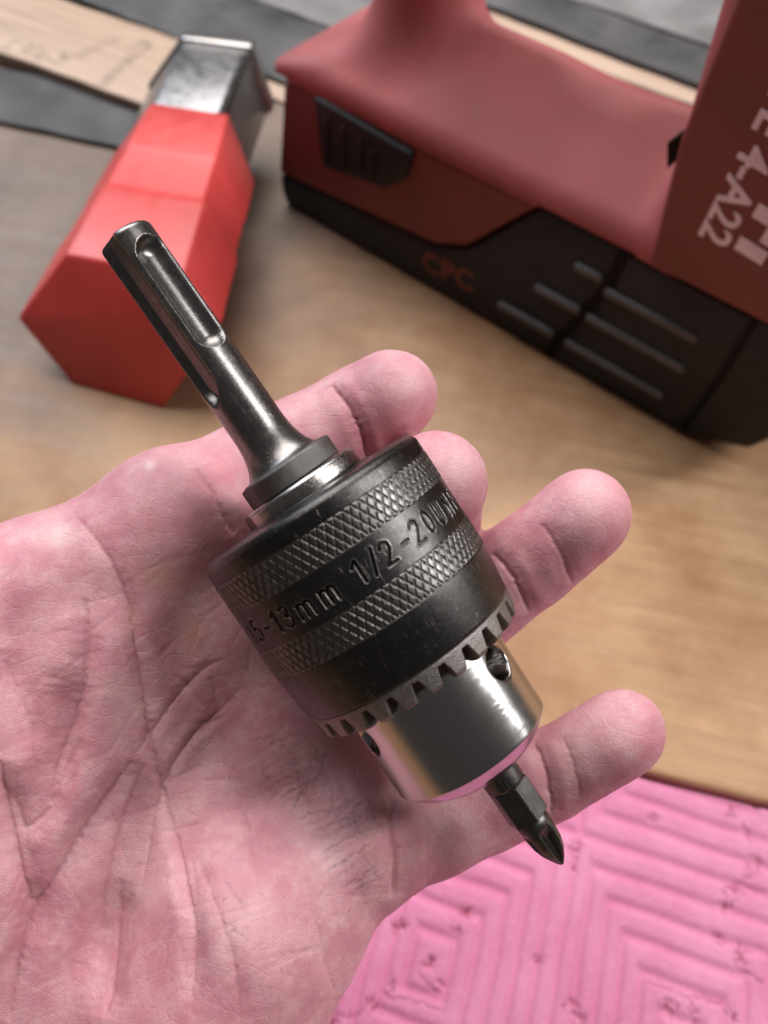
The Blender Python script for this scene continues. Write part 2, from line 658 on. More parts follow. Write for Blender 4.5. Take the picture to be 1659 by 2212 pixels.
mb = mesh('marked_band', polar(SG, TG, r), grid_faces(len(s), n1), M['mark'], chuck)
add_attr(mb, 'lip', (lip * (0.5 + 0.5 * np.sin(TG * 41 + SG * 3) * np.sin(TG * 17 - SG * 2))).ravel())
add_attr(mb, 'groove', cut.ravel())
pr = [(sK2b, Rb - 0.1), (sK2b + 0.1, Rb)]
for t in np.linspace(0.03, 1, 24):
    x = sK2b + (sG - sK2b) * t
    pr.append((x, float(rb_at(x))))
pr += [(sG + 0.08, Rf - 0.12), (sG + 0.12, Rf - 0.5)]
lathe('front_band', pr, M['black'], chuck, 256)

# gear ring: 24 teeth with tapering slots
Rg = r_of(250, 1100)
r_n = r_of(184, 1250)
gl = s_of(1134) - s_of(1081)
outer = round_profile([(0.14, Rg - 0.6), (0.18, Rg - 0.05), (0.6, Rg), (gl - 0.35, Rg - 0.25), (gl + 0.1, Rg - 1.1), (gl + 0.35, r_n + 2.4), (gl - 0.3, r_n - 0.1)], 0.5, 5)
outer = np.array(outer)
# resample by arc length
seg = np.r_[0, np.cumsum(np.hypot(*np.diff(outer, axis=0).T))]
tt = np.linspace(0, seg[-1], 70)
oz, orr = np.interp(tt, seg, outer[:, 0]), np.interp(tt, seg, outer[:, 1])
nt_, per = 26, 48
n1 = nt_ * per
th = np.linspace(0, 2 * np.pi, n1, endpoint=False)
Z0, TG = np.meshgrid(oz, th, indexing='ij')
R0, _ = np.meshgrid(orr, th, indexing='ij')
ph = TG * nt_ / (2 * np.pi) + 0.13
fr = np.abs(ph - np.round(ph)) * (2 * np.pi / nt_) * Rg          # mm from slot centre
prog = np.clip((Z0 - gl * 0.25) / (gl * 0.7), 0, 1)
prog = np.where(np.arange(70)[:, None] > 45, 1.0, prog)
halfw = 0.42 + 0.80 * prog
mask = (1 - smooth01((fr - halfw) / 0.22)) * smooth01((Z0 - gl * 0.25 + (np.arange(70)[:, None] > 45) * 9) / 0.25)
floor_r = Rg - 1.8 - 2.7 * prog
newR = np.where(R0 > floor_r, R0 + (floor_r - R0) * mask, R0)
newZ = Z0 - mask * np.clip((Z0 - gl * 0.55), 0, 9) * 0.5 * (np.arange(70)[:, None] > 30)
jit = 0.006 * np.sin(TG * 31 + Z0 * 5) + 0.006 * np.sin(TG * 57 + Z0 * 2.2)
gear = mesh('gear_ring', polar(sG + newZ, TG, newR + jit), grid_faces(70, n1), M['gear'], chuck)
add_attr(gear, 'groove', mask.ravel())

# bright nose with three key holes
s_n0, s_n1, s_n2 = sG + gl * 0.55, s_of(1334), s_of(1384)
s_arr = np.concatenate([np.linspace(s_n0, s_n0 + 9.5, 100), np.linspace(s_n0 + 9.5, s_n1 - 0.4, 30)[1:]])
pr2 = round_profile([(s_n1 - 0.4, r_n), (s_n1, r_n), (s_n1 + (s_n2 - s_n1) * 0.55, r_n * 0.845), (s_n2, r_n * 0.63), (s_n2 + 0.1, r_n * 0.5), (s_n2 - 1.5, r_n * 0.36)], 0.35, 5)
p_s = np.r_[s_arr, [q[0] for q in pr2[1:]]]
p_r = np.r_[np.full(len(s_arr), r_n), [q[1] for q in pr2[1:]]]
n1 = 840
th = np.linspace(0, 2 * np.pi, n1, endpoint=False)
SG, TG = np.meshgrid(p_s, th, indexing='ij')
RG, _ = np.meshgrid(p_r, th, indexing='ij')
hs = s_of(1188)
hole = np.zeros_like(SG)
for a0 in (54, -68, 174):
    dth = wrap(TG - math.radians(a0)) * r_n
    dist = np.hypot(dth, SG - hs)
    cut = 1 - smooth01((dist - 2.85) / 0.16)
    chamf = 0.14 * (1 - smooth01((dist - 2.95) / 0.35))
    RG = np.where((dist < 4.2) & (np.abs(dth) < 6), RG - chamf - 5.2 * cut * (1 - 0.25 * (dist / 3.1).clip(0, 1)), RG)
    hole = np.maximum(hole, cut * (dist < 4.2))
nose = mesh('nose_sleeve', polar(SG, TG, RG), grid_faces(len(p_s), n1), M['nose'], chuck)
add_attr(nose, 'groove', hole.ravel())

# three jaws in the mouth of the nose
for k in range(3):
    a0 = math.radians(30 + 120 * k)
    bm = bmesh.new()
    pts = []
    for (rad, da) in ((3.4, -0.75), (3.4, 0.75), (5.9, 0.36), (5.9, -0.36)):
        pts.append((rad * math.sin(a0 + da), rad * math.cos(a0 + da)))
    lo = [bm.verts.new((x, y, s_n2 - 3)) for x, y in pts]
    hi = [bm.verts.new((x * 0.97, y * 0.97, s_n2 + 0.9)) for x, y in pts]
    bm.faces.new(lo)
    bm.faces.new(hi[::-1])
    for i in range(4):
        bm.faces.new((lo[i], lo[(i + 1) % 4], hi[(i + 1) % 4], hi[i]))
    from_bm('jaw', bm, M['bit'], chuck)

# screwdriver bit
bit0 = s_of(1370)
c_r = r_of(45, 1440)
bit = lathe('screwdriver_bit', round_profile([(bit0 - 2, c_r), (s_of(1443), c_r), (s_of(1450), c_r * 0.9), (s_of(1452), 2)], 0.25, 4), M['bit'], chuck, 64)
hx = r_of(47, 1500)
s0h, s1h = s_of(1446), s_of(1536)
vv, fc = [], []
prof = [(s0h, hx * 0.93), (s0h + 0.3, hx), (s1h - 0.35, hx), (s1h, hx * 0.86), (s1h + 0.05, 2)]
for (z, rr) in prof:
    for k in range(6):
        for e in (-0.045, 0.045):
            a0 = math.radians(k * 60 + 14) + e
            vv.append((rr * math.sin(a0), rr * math.cos(a0), z))
for i in range(len(prof) - 1):
    for j in range(12):
        fc.append((i * 12 + j, i * 12 + (j + 1) % 12, (i + 1) * 12 + (j + 1) % 12, (i + 1) * 12 + j))
mesh('hex_shank', vv, fc, M['bit'], bit, smooth=False)
s2h, s3h = s_of(1534), s_of(1658)
L = s3h - s2h
x = np.linspace(0, 1, 70)
rad = np.interp(x, [0, 0.08, 0.3, 0.55, 0.72, 0.86, 0.95, 1.0], [2.9, 3.05, 3.05, 2.75, 2.2, 1.4, 0.75, 0.3])
th = np.linspace(0, 2 * np.pi, 160, endpoint=False)
X, T = np.meshgrid(x, th, indexing='ij')
RR, _ = np.meshgrid(rad, th, indexing='ij')
four = np.abs(wrap((T - 0.35) * 4)) / np.pi           # 0 in the flute, 1 on the wing
fl = smooth01((X - 0.12) / 0.35) * (1 - smooth01((four - 0.30) / 0.35))
RR = RR * (1 - 0.52 * fl)
vv = polar(s2h + X * L, T, RR)
fcs = [tuple(int(k) for k in q) for q in grid_faces(70, 160)]
nv = len(vv)
vv = np.vstack([vv, [[0, 0, s3h + 0.1]]])
fcs += [(69 * 160 + j, 69 * 160 + (j + 1) % 160, nv) for j in range(160)]
mesh('cross_head', vv, fcs, M['bit'], bit)

# the chuck body sits a touch out of line with its adapter
pv_ = Matrix.Translation((0, 0, s_of(690) * S))
for o in list(chuck.children):
    base_name = o.name.split('.')[0]
    if base_name in ('rear_rim', 'knurled_band', 'marked_band', 'front_band', 'gear_ring', 'nose_sleeve', 'jaw'):
        o.matrix_local = pv_ @ Matrix.Rotation(math.radians(-1.5), 4, 'Y') @ pv_.inverted()

# ------------------------------------------------------------------ the hand
def skin_mat():
    t = NT('skin')
    big = t.noise(0.055, 3, 0.5)
    mid = t.noise(0.22, 5, 0.6)
    fine = t.noise(1.3, 5, 0.65)
    c = t.mix(t.ramp(big, [(0.36, 0.0), (0.64, 1.0)]), (0.50, 0.215, 0.265), (0.60, 0.325, 0.36))
    c = t.mix(t.ramp(mid, [(0.42, 0.0), (0.68, 0.75)]), c, (0.64, 0.40, 0.43))
    c = t.mix(t.ramp(fine, [(0.35, 0.35), (0.6, 0.0)]), c, (0.50, 0.19, 0.215))
    c = t.mix(t.math('MULTIPLY', t.attr('red'), 0.65), c, (0.54, 0.17, 0.215))
    c = t.mix(t.ramp(t.noise(0.11, 4, 0.6, vec=t.scaled(1, 1, 1, rot=(0.4, 0.2, 1.0))), [(0.52, 0.0), (0.68, 0.35)]), c, (0.52, 0.21, 0.265))
    c = t.mix(t.math('MULTIPLY', t.attr('pale'), 0.75), c, (0.74, 0.56, 0.55))
    c = t.mix(t.math('MULTIPLY', t.attr('ochre'), 0.6), c, (0.60, 0.34, 0.22))
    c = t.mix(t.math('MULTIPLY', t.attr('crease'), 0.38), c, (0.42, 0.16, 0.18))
    dn = t.ramp(t.noise(1.1, 4, 0.7), [(0.38, 0.25), (0.62, 1.0)])
    c = t.mix(t.math('MULTIPLY', t.attr('dirt'), dn), c, (0.15, 0.085, 0.10))
    spots = t.ramp(t.noise(0.9, 2, 0.5), [(0.775, 0.0), (0.80, 0.7)])
    c = t.mix(spots, c, (0.16, 0.06, 0.07))
    flake = t.ramp(t.noise(2.4, 3, 0.7, vec=t.scaled(1, 0.45, 1)), [(0.64, 0.0), (0.74, 0.45)])
    c = t.mix(flake, c, (0.83, 0.64, 0.65))
    # skin ridges, cells and pores
    ridge = t.wave(0.95, dist=11.0, ds=0.09, direction='DIAGONAL', detail=3)
    cells = t.ramp(t.voro(0.85, vec=t.scaled(1, 0.5, 1, rot=(0, 0, 0.6))), [(0.0, 0.0), (0.12, 1.0)])
    cells2 = t.ramp(t.voro(0.33, vec=t.scaled(0.55, 1.0, 1, rot=(0, 0, 0.5))), [(0.0, 0.0), (0.06, 1.0)])
    b = t.bump(t.math('MULTIPLY', ridge, t.ramp(t.noise(0.12, 3), [(0.4, 0.1), (0.65, 1.0)])), 0.035, 0.6)
    b = t.bump(cells, 0.025, 0.6, b)
    b = t.bump(cells2, 0.035, 0.7, b)
    b = t.bump(t.noise(1.8, 6, 0.75), 0.12, 0.8, b)
    t.b.inputs['Subsurface Radius'].default_value = (1.0, 0.35, 0.22)
    t.b.inputs['Subsurface Scale'].default_value = 0.0016
    return t.set(color=c, rough=t.ramp(fine, [(0.3, 0.48), (0.7, 0.62)]), normal=b, sss=0.35, spec=0.42)


M['skin'] = skin_mat()
fing = [  # x, y, depth, radius
    [(375, 1138, 181, 13.2), (510, 1043, 187, 10.6), (640, 966, 190, 9.6), (768, 896, 190.5, 9.1), (850, 852, 187, 8.9)],
    [(500, 1345, 189, 13.0), (720, 1262, 193, 10.6), (885, 1170, 199, 9.8), (938, 1090, 194, 9.6), (944, 1036, 177, 9.4)],
    [(640, 1565, 188, 13.0), (860, 1420, 194, 10.6), (1030, 1300, 195, 9.7), (1150, 1206, 190, 9.3), (1266, 1110, 184, 8.9)],
    [(780, 1798, 179, 12.4), (925, 1785, 185, 9.9), (1060, 1732, 187, 9.0), (1195, 1668, 184, 8.4), (1344, 1580, 178, 8.1)],
]
palm = [
    [(375, 1138, 182, 13.2), (60, 1292, 178, 13.5), (-190, 1500, 174, 17)],
    [(500, 1345, 189, 13.5), (290, 1600, 184, 15.5), (60, 2000, 178, 18)],
    [(640, 1565, 188, 13.5), (440, 1830, 183, 15.5), (240, 2200, 178, 19)],
    [(735, 1852, 177.5, 13.0), (545, 2008, 173, 19.0), (430, 2200, 172, 20.5), (330, 2550, 172, 21)],
    [(375, 1138, 183, 13), (200, 1450, 178, 15), (40, 1800, 175, 20)],
    [(640, 1565, 186, 12), (780, 1798, 181, 12.0)],
    [(500, 1345, 187, 12.5), (640, 1565, 187, 12.5)],
    [(375, 1138, 184, 12.5), (500, 1345, 188, 12.5)],
    [(-60, 1560, 174, 16), (-60, 1950, 175, 22), (40, 2300, 182, 24), (150, 2700, 175, 26)],
    [(330, 2550, 176, 22), (250, 2900, 182, 24)],
    [(150, 2700, 178, 24), (0, 3100, 186, 25)],
    # thumb, outside the frame
    [(-60, 1600, 170, 17), (-230, 1400, 160, 12), (-380, 1180, 150, 10.5), (-470, 1010, 144, 9.6)],
]
fcam = lambda q: np.array([(q[0] - CX) * q[2] / FPX, (q[1] - CY) * q[2] / FPX, q[2]])
lo = np.array([-118.0, -38.0, 128.0])
hi = np.array([66.0, 176.0, 214.0])
hst = 0.72
gx = [np.arange(lo[k], hi[k], hst, dtype=np.float32) for k in range(3)]
GP = np.stack(np.meshgrid(*gx, indexing='ij'), -1)
D_ = None
for ch in palm:
    for a, b in zip(ch[:-1], ch[1:]):
        d = cap_sdf(GP, fcam(a), fcam(b), a[3], b[3])
        D_ = d if D_ is None else smin(D_, d, 7.0)
D_ = D_.astype(np.float32)
for ch in fing:
    df = None
    for a, b in zip(ch[:-1], ch[1:]):
        d = cap_sdf(GP, fcam(a), fcam(b), a[3], b[3])
        df = d if df is None else smin(df, d, 2.0)
    # fleshy pads on the palm side of each segment
    for (a, b) in zip(ch[:-1], ch[1:]):
        pa, pb = fcam(a), fcam(b)
        c = pa * 0.42 + pb * 0.58 + np.array([0, 0, -1.3])
        e = (pb - pa) * 0.22
        df = smin(df, cap_sdf(GP, c - e, c + e, a[3] * 0.88, b[3] * 0.90), 3.0)
    D_ = smin(D_, df, 4.5)
# flesh gives way where the chuck rests on it
tocam = lambda w: np.array([(w - Cp) @ Rv, (w - Cp) @ Dv, (w - Cp) @ Fv])
for (sa, sb, ra, rb) in ((s_of(700) + Rb * 0.1, sG, Rb + 0.15, Rf + 0.15), (sG, s_of(1334), r_of(184, 1250) + 0.5, r_of(184, 1250) + 0.7)):
    pa, pb = tocam(B + A * sa), tocam(B + A * sb)
    ba = (pb - pa).astype(np.float32)
    Lb = float(np.linalg.norm(ba))
    t = ((GP[..., 0] - pa[0]) * ba[0] + (GP[..., 1] - pa[1]) * ba[1] + (GP[..., 2] - pa[2]) * ba[2]) / Lb
    rad = np.sqrt(np.maximum((GP[..., 0] - pa[0]) ** 2 + (GP[..., 1] - pa[1]) ** 2 + (GP[..., 2] - pa[2]) ** 2 - t * t, 0))
    cyl = np.maximum(rad - (ra + (rb - ra) * np.clip(t / Lb, 0, 1)), np.maximum(-t - 1.5, t - Lb - 1.5))
    D_ = -smin(-D_, cyl, 2.5)
    del t, rad, cyl
hv, hf = surface_nets(D_, lo, hst)
del GP, D_
# camera-frame mm -> world mm, then one smoothing subdivision
hw = Cp + hv[:, :1] * Rv + hv[:, 1:2] * Dv + hv[:, 2:] * Fv
hand_o = Cp + np.array([-30.0, 60, -160])
hand = mesh('hand', hw, hf, M['skin'], None, True, True, origin=hand_o)
md = hand.modifiers.new('sub', 'SUBSURF')
md.levels = md.render_levels = 1
dg = bpy.context.evaluated_depsgraph_get()
me2 = bpy.data.meshes.new_from_object(hand.evaluated_get(dg))
hand.modifiers.clear()
hand.data = me2
me2.name = 'hand'
n = len(me2.vertices)
co = np.empty(n * 3, np.float32)
me2.vertices.foreach_get('co', co)
co = co.reshape(-1, 3).astype(np.float64) / S + hand_o
no = np.empty(n * 3, np.float32)
me2.vertices.foreach_get('normal', no)
no = no.reshape(-1, 3).astype(np.float64)
vc = co - Cp
zz = vc @ Fv
sx_, sy_ = CX + FPX * (vc @ Rv) / zz, CY + FPX * (vc @ Dv) / zz
palmar = smooth01((-(no @ Fv) + 0.15) / 0.5)         # 1 on the palm side

ZC = lambda pts: [(x * 0.5604, 972 + y * 0.5604) for x, y in pts]
major = [
    (ZC([(0, 435), (120, 460), (230, 600), (330, 640), (420, 470), (300, 260)]), 0.0, 0),
    (ZC([(270, 230), (350, 320), (430, 430), (500, 600), (550, 850), (580, 1100), (640, 1350), (700, 1600), (745, 1850), (740, 2200)]), 0.55, 0.75),
    (ZC([(330, 560), (335, 760), (320, 920), (270, 1100), (230, 1230), (205, 1390)]), 0.7, 1.1),
    (ZC([(0, 1190), (40, 1420), (90, 1620), (150, 1800)]), 0.9, 1.0),
    (ZC([(30, 2212), (90, 1960), (150, 1800), (230, 1650), (330, 1480), (430, 1320), (520, 1180)]), 0.9, 1.0),
    (ZC([(520, 1180), (640, 1010), (760, 860), (860, 800)]), 0.35, 0.5),
    (ZC([(60, 1330), (100, 1480), (205, 1390), (260, 1240), (330, 1100)]), 0.5, 0.8),
    (ZC([(540, 1700), (600, 1400), (660, 1220), (760, 1080), (840, 1010), (950, 900)]), 0.3, 0.5),
    (ZC([(780, 720), (820, 900), (850, 1060), (890, 1230), (960, 1430), (1000, 1690), (1020, 1900)]), 0.28, 0.6),
    (ZC([(560, 1000), (590, 1200), (630, 1290)]), 0.35, 0.5),
    (ZC([(470, 1650), (430, 1850), (400, 2200)]), 0.5, 1.0),
    (ZC([(560, 1200), (460, 1500), (400, 1750), (360, 2000)]), 0.45, 0.9),
    (ZC([(1180, 1640), (1230, 1820), (1260, 1960), (1290, 2100)]), 0.3, 0.8),
    (ZC([(680, 860), (740, 930), (800, 1010)]), 0.2, 0.4),
    (ZC([(0, 760), (60, 900), (130, 1080), (160, 1300)]), 0.4, 0.9),
    (ZC([(750, 1550), (830, 1750), (900, 1950), (930, 2200)]), 0.25, 0.7),
    (ZC([(620, 1280), (740, 1100), (900, 1000)]), 0.18, 0.4),
    # finger flexion creases
    ([(712, 828), (742, 862), (766, 900), (785, 950), (792, 1000)], 0.55, 0.7),
    ([(1060, 1190), (1100, 1235), (1130, 1290), (1145, 1330)], 0.55, 0.8),
    ([(1048, 1225), (1085, 1265), (1110, 1330)], 0.3, 0.7),
    ([(1165, 1130), (1195, 1165), (1225, 1225), (1235, 1265)], 0.3, 0.9),
    ([(1150, 1600), (1175, 1650), (1190, 1720), (1192, 1765)], 0.45, 0.7),
    ([(1215, 1590), (1235, 1640), (1250, 1700), (1252, 1735)], 0.2, 0.6),
    ([(850, 1720), (845, 1790), (858, 1860), (850, 1950)], 0.6, 1.2),
    ([(420, 1010), (455, 1055), (480, 1110), (510, 1160)], 0.4, 1.2),
]
dirty = [ZC(q) for q in (
    [(950, 1240), (1060, 1180), (1180, 1120)], [(970, 1170), (1080, 1120), (1190, 1075)], [(1000, 1330), (1110, 1260), (1230, 1215)],
    [(1040, 1370), (1160, 1290), (1290, 1240)], [(1120, 1440), (1200, 1400), (1310, 1385), (1430, 1350)], [(1190, 1480), (1290, 1440), (1440, 1390)],
    [(1230, 1560), (1330, 1500), (1450, 1440)], [(1220, 1650), (1330, 1580), (1470, 1490)], [(1300, 1690), (1400, 1640), (1490, 1570)],
    [(1360, 1700), (1440, 1660), (1495, 1640)], [(1060, 1100), (1120, 1180), (1160, 1290), (1200, 1400)], [(1180, 1080), (1230, 1200), (1280, 1330), (1290, 1440)],
    [(1330, 1180), (1390, 1280), (1430, 1380), (1470, 1500)], [(1300, 1250), (1360, 1400), (1380, 1520)], [(860, 1650), (910, 1720), (960, 1770)],
    [(840, 1800), (900, 1850), (970, 1900)], [(880, 1870), (920, 1830)], [(880, 1710), (850, 1760)], [(1110, 1410), (1180, 1290), (1200, 1170)],
    [(1000, 1210), (1030, 1290)], [(1270, 1130), (1230, 1240), (1190, 1330)], [(1390, 1560), (1440, 1610), (1480, 1690)])]


def wobble(pts, amp, seed):
    g = np.random.default_rng(seed)
    pts = np.array(pts, float)
    seg = np.r_[0, np.cumsum(np.hypot(*np.diff(pts, axis=0).T))]
    t = np.arange(0, seg[-1], 9.0)
    x = np.interp(t, seg, pts[:, 0])
    y = np.interp(t, seg, pts[:, 1])
    k = np.array([0.1, 0.25, 0.3, 0.25, 0.1])
    if len(x) > 8:
        xs, ys = np.convolve(np.pad(x, 2, 'edge'), k, 'valid'), np.convolve(np.pad(y, 2, 'edge'), k, 'valid')
        x, y = xs, ys
    x = x + g.normal(0, amp, len(x))
    y = y + g.normal(0, amp, len(x))
    return np.stack([x, y], -1)


def pl_dist(pts, reach):
    out = np.full(n, 999.0)
    frac = np.zeros(n)
    lo_, hi_ = pts.min(0) - reach, pts.max(0) + reach
    m_ = np.nonzero((sx_ > lo_[0]) & (sx_ < hi_[0]) & (sy_ > lo_[1]) & (sy_ < hi_[1]) & (palmar > 0.05))[0]
    X, Y = sx_[m_], sy_[m_]
    best = np.full(len(m_), 999.0)
    bf = np.zeros(len(m_))
    N_ = len(pts) - 1
    for i in range(N_):
        a, b = pts[i], pts[i + 1]
        ba = b - a
        t = np.clip(((X - a[0]) * ba[0] + (Y - a[1]) * ba[1]) / max(ba @ ba, 1e-6), 0, 1)
        d = np.hypot(X - a[0] - t * ba[0], Y - a[1] - t * ba[1])
        m2 = d < best
        best = np.where(m2, d, best)
        bf = np.where(m2, (i + t) / N_, bf)
    out[m_] = best
    frac[m_] = bf
    return out, frac


disp = np.zeros(n)
crease = np.zeros(n)
dirt = np.zeros(n)
for k, (pts, dp, wd) in enumerate(major):
    if dp <= 0:
        continue
    dp *= 0.78 if k < 17 else 1.15
    d, fr = pl_dist(wobble(pts, 1.2, k), 60)
    d = d / 12.0                                # to mm
    taper = np.sqrt(np.clip(np.minimum(fr, 1 - fr) * 6, 0.0, 1))
    disp -= dp * taper * (0.62 * np.exp(-(d / (wd * 2.2)) ** 2) + 0.85 * np.exp(-(d / (wd * 0.42)) ** 2)) * palmar
    disp += dp * 0.28 * taper * np.exp(-((d - wd * 3.2) / (wd * 1.8)) ** 2) * palmar
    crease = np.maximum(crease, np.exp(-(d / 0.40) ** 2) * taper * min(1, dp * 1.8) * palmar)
# broad folds of flesh
folds = [([(150, 1430), (128, 1560), (100, 1700), (75, 1830)], 1.5, 3.6), ([(0, 1650), (40, 1800), (72, 1960), (85, 2060)], 1.7, 4.0),
         ([(0, 2212), (60, 2040), (130, 1900), (210, 1780), (300, 1640)], 1.3, 3.4), ([(190, 1330), (185, 1460), (165, 1560), (125, 1720)], 1.2, 3.0),
         ([(262, 1900), (240, 2050), (225, 2212)], 1.1, 3.2), ([(330, 1640), (280, 1820), (225, 1980), (180, 2160)], 0.9, 3.0),
         ([(0, 1400), (50, 1500), (85, 1640)], 0.9, 3.0), ([(470, 1560), (560, 1700), (610, 1880), (640, 2100)], 0.5, 3.4),
         ([(390, 1700), (420, 1900), (425, 2200)], 0.7, 2.6), ([(235, 1220), (290, 1360), (330, 1560)], 0.5, 2.4), ([(700, 1880), (720, 2000), (700, 2120)], 0.5, 2.5)]
for k, (pts, dp, wd) in enumerate(folds):
    d, fr = pl_dist(wobble(pts, 0.5, 70 + k), 120)
    d = d / 12.0
    taper = smooth01(np.clip(np.minimum(fr, 1 - fr) * 3.5 + 0.1, 0, 1))
    disp -= 1.1 * dp * np.exp(-(d / wd) ** 2) * palmar * taper
g2 = np.random.default_rng(3)
# many faint secondary lines across the palm
for k in range(240):
    x0, y0 = g2.uniform(-20, 880), g2.uniform(1150, 2212)
    if y0 < 1250 - 0.55 * (x0 - 0) and x0 < 300:
        continue
    fam = g2.integers(0, 3)
    an = (math.radians(-58), math.radians(75), math.radians(-20))[fam] + g2.normal(0, 0.18)
    ln = g2.uniform(50, 190)
    pts = [(x0 + math.cos(an) * ln * t + 14 * t * t * g2.normal(0, 0.3), y0 + math.sin(an) * ln * t) for t in (0, 0.33, 0.66, 1)]
    d, fr = pl_dist(wobble(pts, 0.9, 500 + k), 22)
    d = d / 12.0
    taper = np.clip(np.minimum(fr, 1 - fr) * 4, 0, 1)
    a = g2.uniform(0.03, 0.11)
    disp -= a * np.exp(-(d / 0.38) ** 2) * taper * palmar
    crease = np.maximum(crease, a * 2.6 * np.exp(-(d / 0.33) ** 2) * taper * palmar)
base_dirty = list(dirty)
for q in base_dirty[:14]:
    for e in range(2):
        dirty.append([(x + g2.normal(0, 5) + (16 if e else -15), y + g2.normal(0, 5) + (14 if e else -16)) for x, y in q])
for k, pts in enumerate(dirty):
    d, fr = pl_dist(wobble(pts, 2.4, 900 + k), 22)
    d = d / 12.0
    taper = np.clip(np.minimum(fr, 1 - fr) * 5, 0, 1)
    disp -= 0.035 * np.exp(-(d / 0.33) ** 2) * taper * palmar
    st = (0.62 if k > 1 else 0.4) if k < len(base_dirty) else 0.3
    dirt = np.maximum(dirt, st * np.exp(-(d / 0.23) ** 2) * taper * palmar)
# dirt smudges
for (x, y, rr, a) in ((815, 1860, 34, 0.20), (480, 2000, 40, 0.15), (800, 800, 22, 0.18), (1240, 1170, 30, 0.35), (1355, 1530, 34, 0.28), (1415, 1560, 24, 0.3), (1330, 1180, 26, 0.18), (820, 800, 34, 0.22), (1215, 1140, 50, 0.12),
                      (700, 1700, 60, 0.10), (905, 1000, 10, 0.3), (490, 1650, 50, 0.04)):
    d = np.hypot(sx_ - x, sy_ - y)
    dirt = np.maximum(dirt, a * np.exp(-(d / rr) ** 2) * palmar)
red = np.clip(0.5 * vnoise(co, 0.10, 11, 2) + 0.05, 0, 1)
for (x, y, rr, a) in ((480, 1012, 45, 0.9), (810, 930, 90, 0.7), (700, 1060, 110, 0.3), (1180, 1180, 60, 0.5), (1150, 1240, 30, 0.4), (560, 1260, 90, 0.25), (850, 1840, 60, 0.4),  # first patch: shadow at the index base, painted in as red
                      (130, 1500, 70, 0.45), (330, 1240, 60, 0.3), (1000, 1120, 50, 0.5), (1310, 1200, 70, 0.5), (1420, 1580, 50, 0.5)):
    red = np.maximum(red, a * np.exp(-(np.hypot(sx_ - x, sy_ - y) / rr) ** 2))
disp += 0.22 * vnoise(co, 0.22, 5, 2) + 0.05 * vnoise(co, 1.1, 6, 2)
# small callus at the base of the index finger
cal = P(322, 1004, 176)
dcal = np.linalg.norm(co - cal, axis=1)
disp += 0.2 * np.exp(-(np.hypot(sx_ - 322, sy_ - 1006) / 14) ** 2)
co2 = co + no * disp[:, None]
me2.vertices.foreach_set('co', ((co2 - hand_o) * S).astype(np.float32).ravel())
me2.update()
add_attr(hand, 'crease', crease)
add_attr(hand, 'dirt', dirt)
add_attr(hand, 'red', red)
pale, ochre = np.zeros(n), np.zeros(n)
for (x, y, rr, a) in ((128, 1157, 28, 0.8), (322, 1005, 10, 1.0), (250, 1500, 60, 0.35), (700, 1840, 70, 0.35), (300, 1900, 90, 0.3), (640, 1700, 50, 0.25), (780, 1560, 45, 0.2), (520, 2000, 90, 0.25),
                      (1250, 1640, 60, 0.25), (1290, 1540, 40, 0.3), (890, 820, 40, 0.35), (690, 900, 50, 0.3), (1060, 1280, 50, 0.4), (1280, 1060, 40, 0.3), (1000, 1000, 50, 0.35)):
    pale = np.maximum(pale, a * np.exp(-(np.hypot(sx_ - x, sy_ - y) / rr) ** 2))
for (x, y, rx_, ry_, a) in ((345, 1245, 40, 30, 0.9), (415, 1370, 22, 45, 0.9), (285, 1340, 14, 40, 0.5), (660, 1620, 35, 14, 0.6), (770, 1650, 30, 12, 0.6), (800, 1830, 12, 30, 0.5)):
    ochre = np.maximum(ochre, a * np.exp(-((sx_ - x) / rx_) ** 2 - ((sy_ - y) / ry_) ** 2))
add_attr(hand, 'pale', pale * palmar)
add_attr(hand, 'ochre', ochre * palmar)
tag(hand, 'open left hand, palm up with slightly curled fingers, holding the drill chuck', 'hand')

# ------------------------------------------------------------------ bench, board and mat
def wood_mat(name, light, dark, angle, grime=True, gscale=1.0):
    t = NT(name)
    v = t.scaled(0.06, 1.0, 1.0, rot=(0, 0, angle))
    g1 = t.noise(0.16 * gscale, 6, 0.6, vec=v, dist=0.6)
    g2_ = t.noise(0.9 * gscale, 4, 0.6, vec=v)
    c = t.mix(t.ramp(g1, [(0.3, 0.0), (0.7, 1.0)]), dark, light)
    c = t.mix(t.math('MULTIPLY', g2_, 0.35), c, tuple(x * 0.6 for x in dark))
    if grime:
        bl = t.noise(0.018, 5, 0.6)
        c = t.mix(t.ramp(bl, [(0.42, 0.0), (0.62, 0.75)]), c, tuple(x * y for x, y in zip(dark, (0.70, 0.55, 0.42))))
        sp = t.ramp(t.noise(0.06, 3, 0.5), [(0.60, 0.0), (0.85, 0.25)])
        c = t.mix(sp, c, (0.62, 0.40, 0.30))
        # weathered grey area of the worktop towards the back left
        geo = t.node('ShaderNodeNewGeometry').outputs['Position']
        sep = t.node('ShaderNodeSeparateXYZ')
        t.put(sep.inputs[0], geo)
        w = t.math('ADD', t.math('MULTIPLY', sep.outputs[0], -1.6), t.math('MULTIPLY', sep.outputs[1], 2.6))
        w = t.math('ADD', w, t.math('MULTIPLY', t.noise(0.02, 4), 0.5))
        w = t.ramp(t.math('SUBTRACT', w, 1.0), [(0.0, 0.0), (0.33, 1.0)])
        gr = t.mix(t.noise(0.035, 6, 0.65), (0.035, 0.03, 0.03), (0.22, 0.17, 0.14))
        c = t.mix(t.math('MULTIPLY', w, 0.85), c, gr)
    b = t.bump(g2_, 0.15, 0.5)
    return t.set(color=c, rough=t.ramp(g1, [(0.3, 0.42), (0.7, 0.6)]), normal=b, spec=0.4)


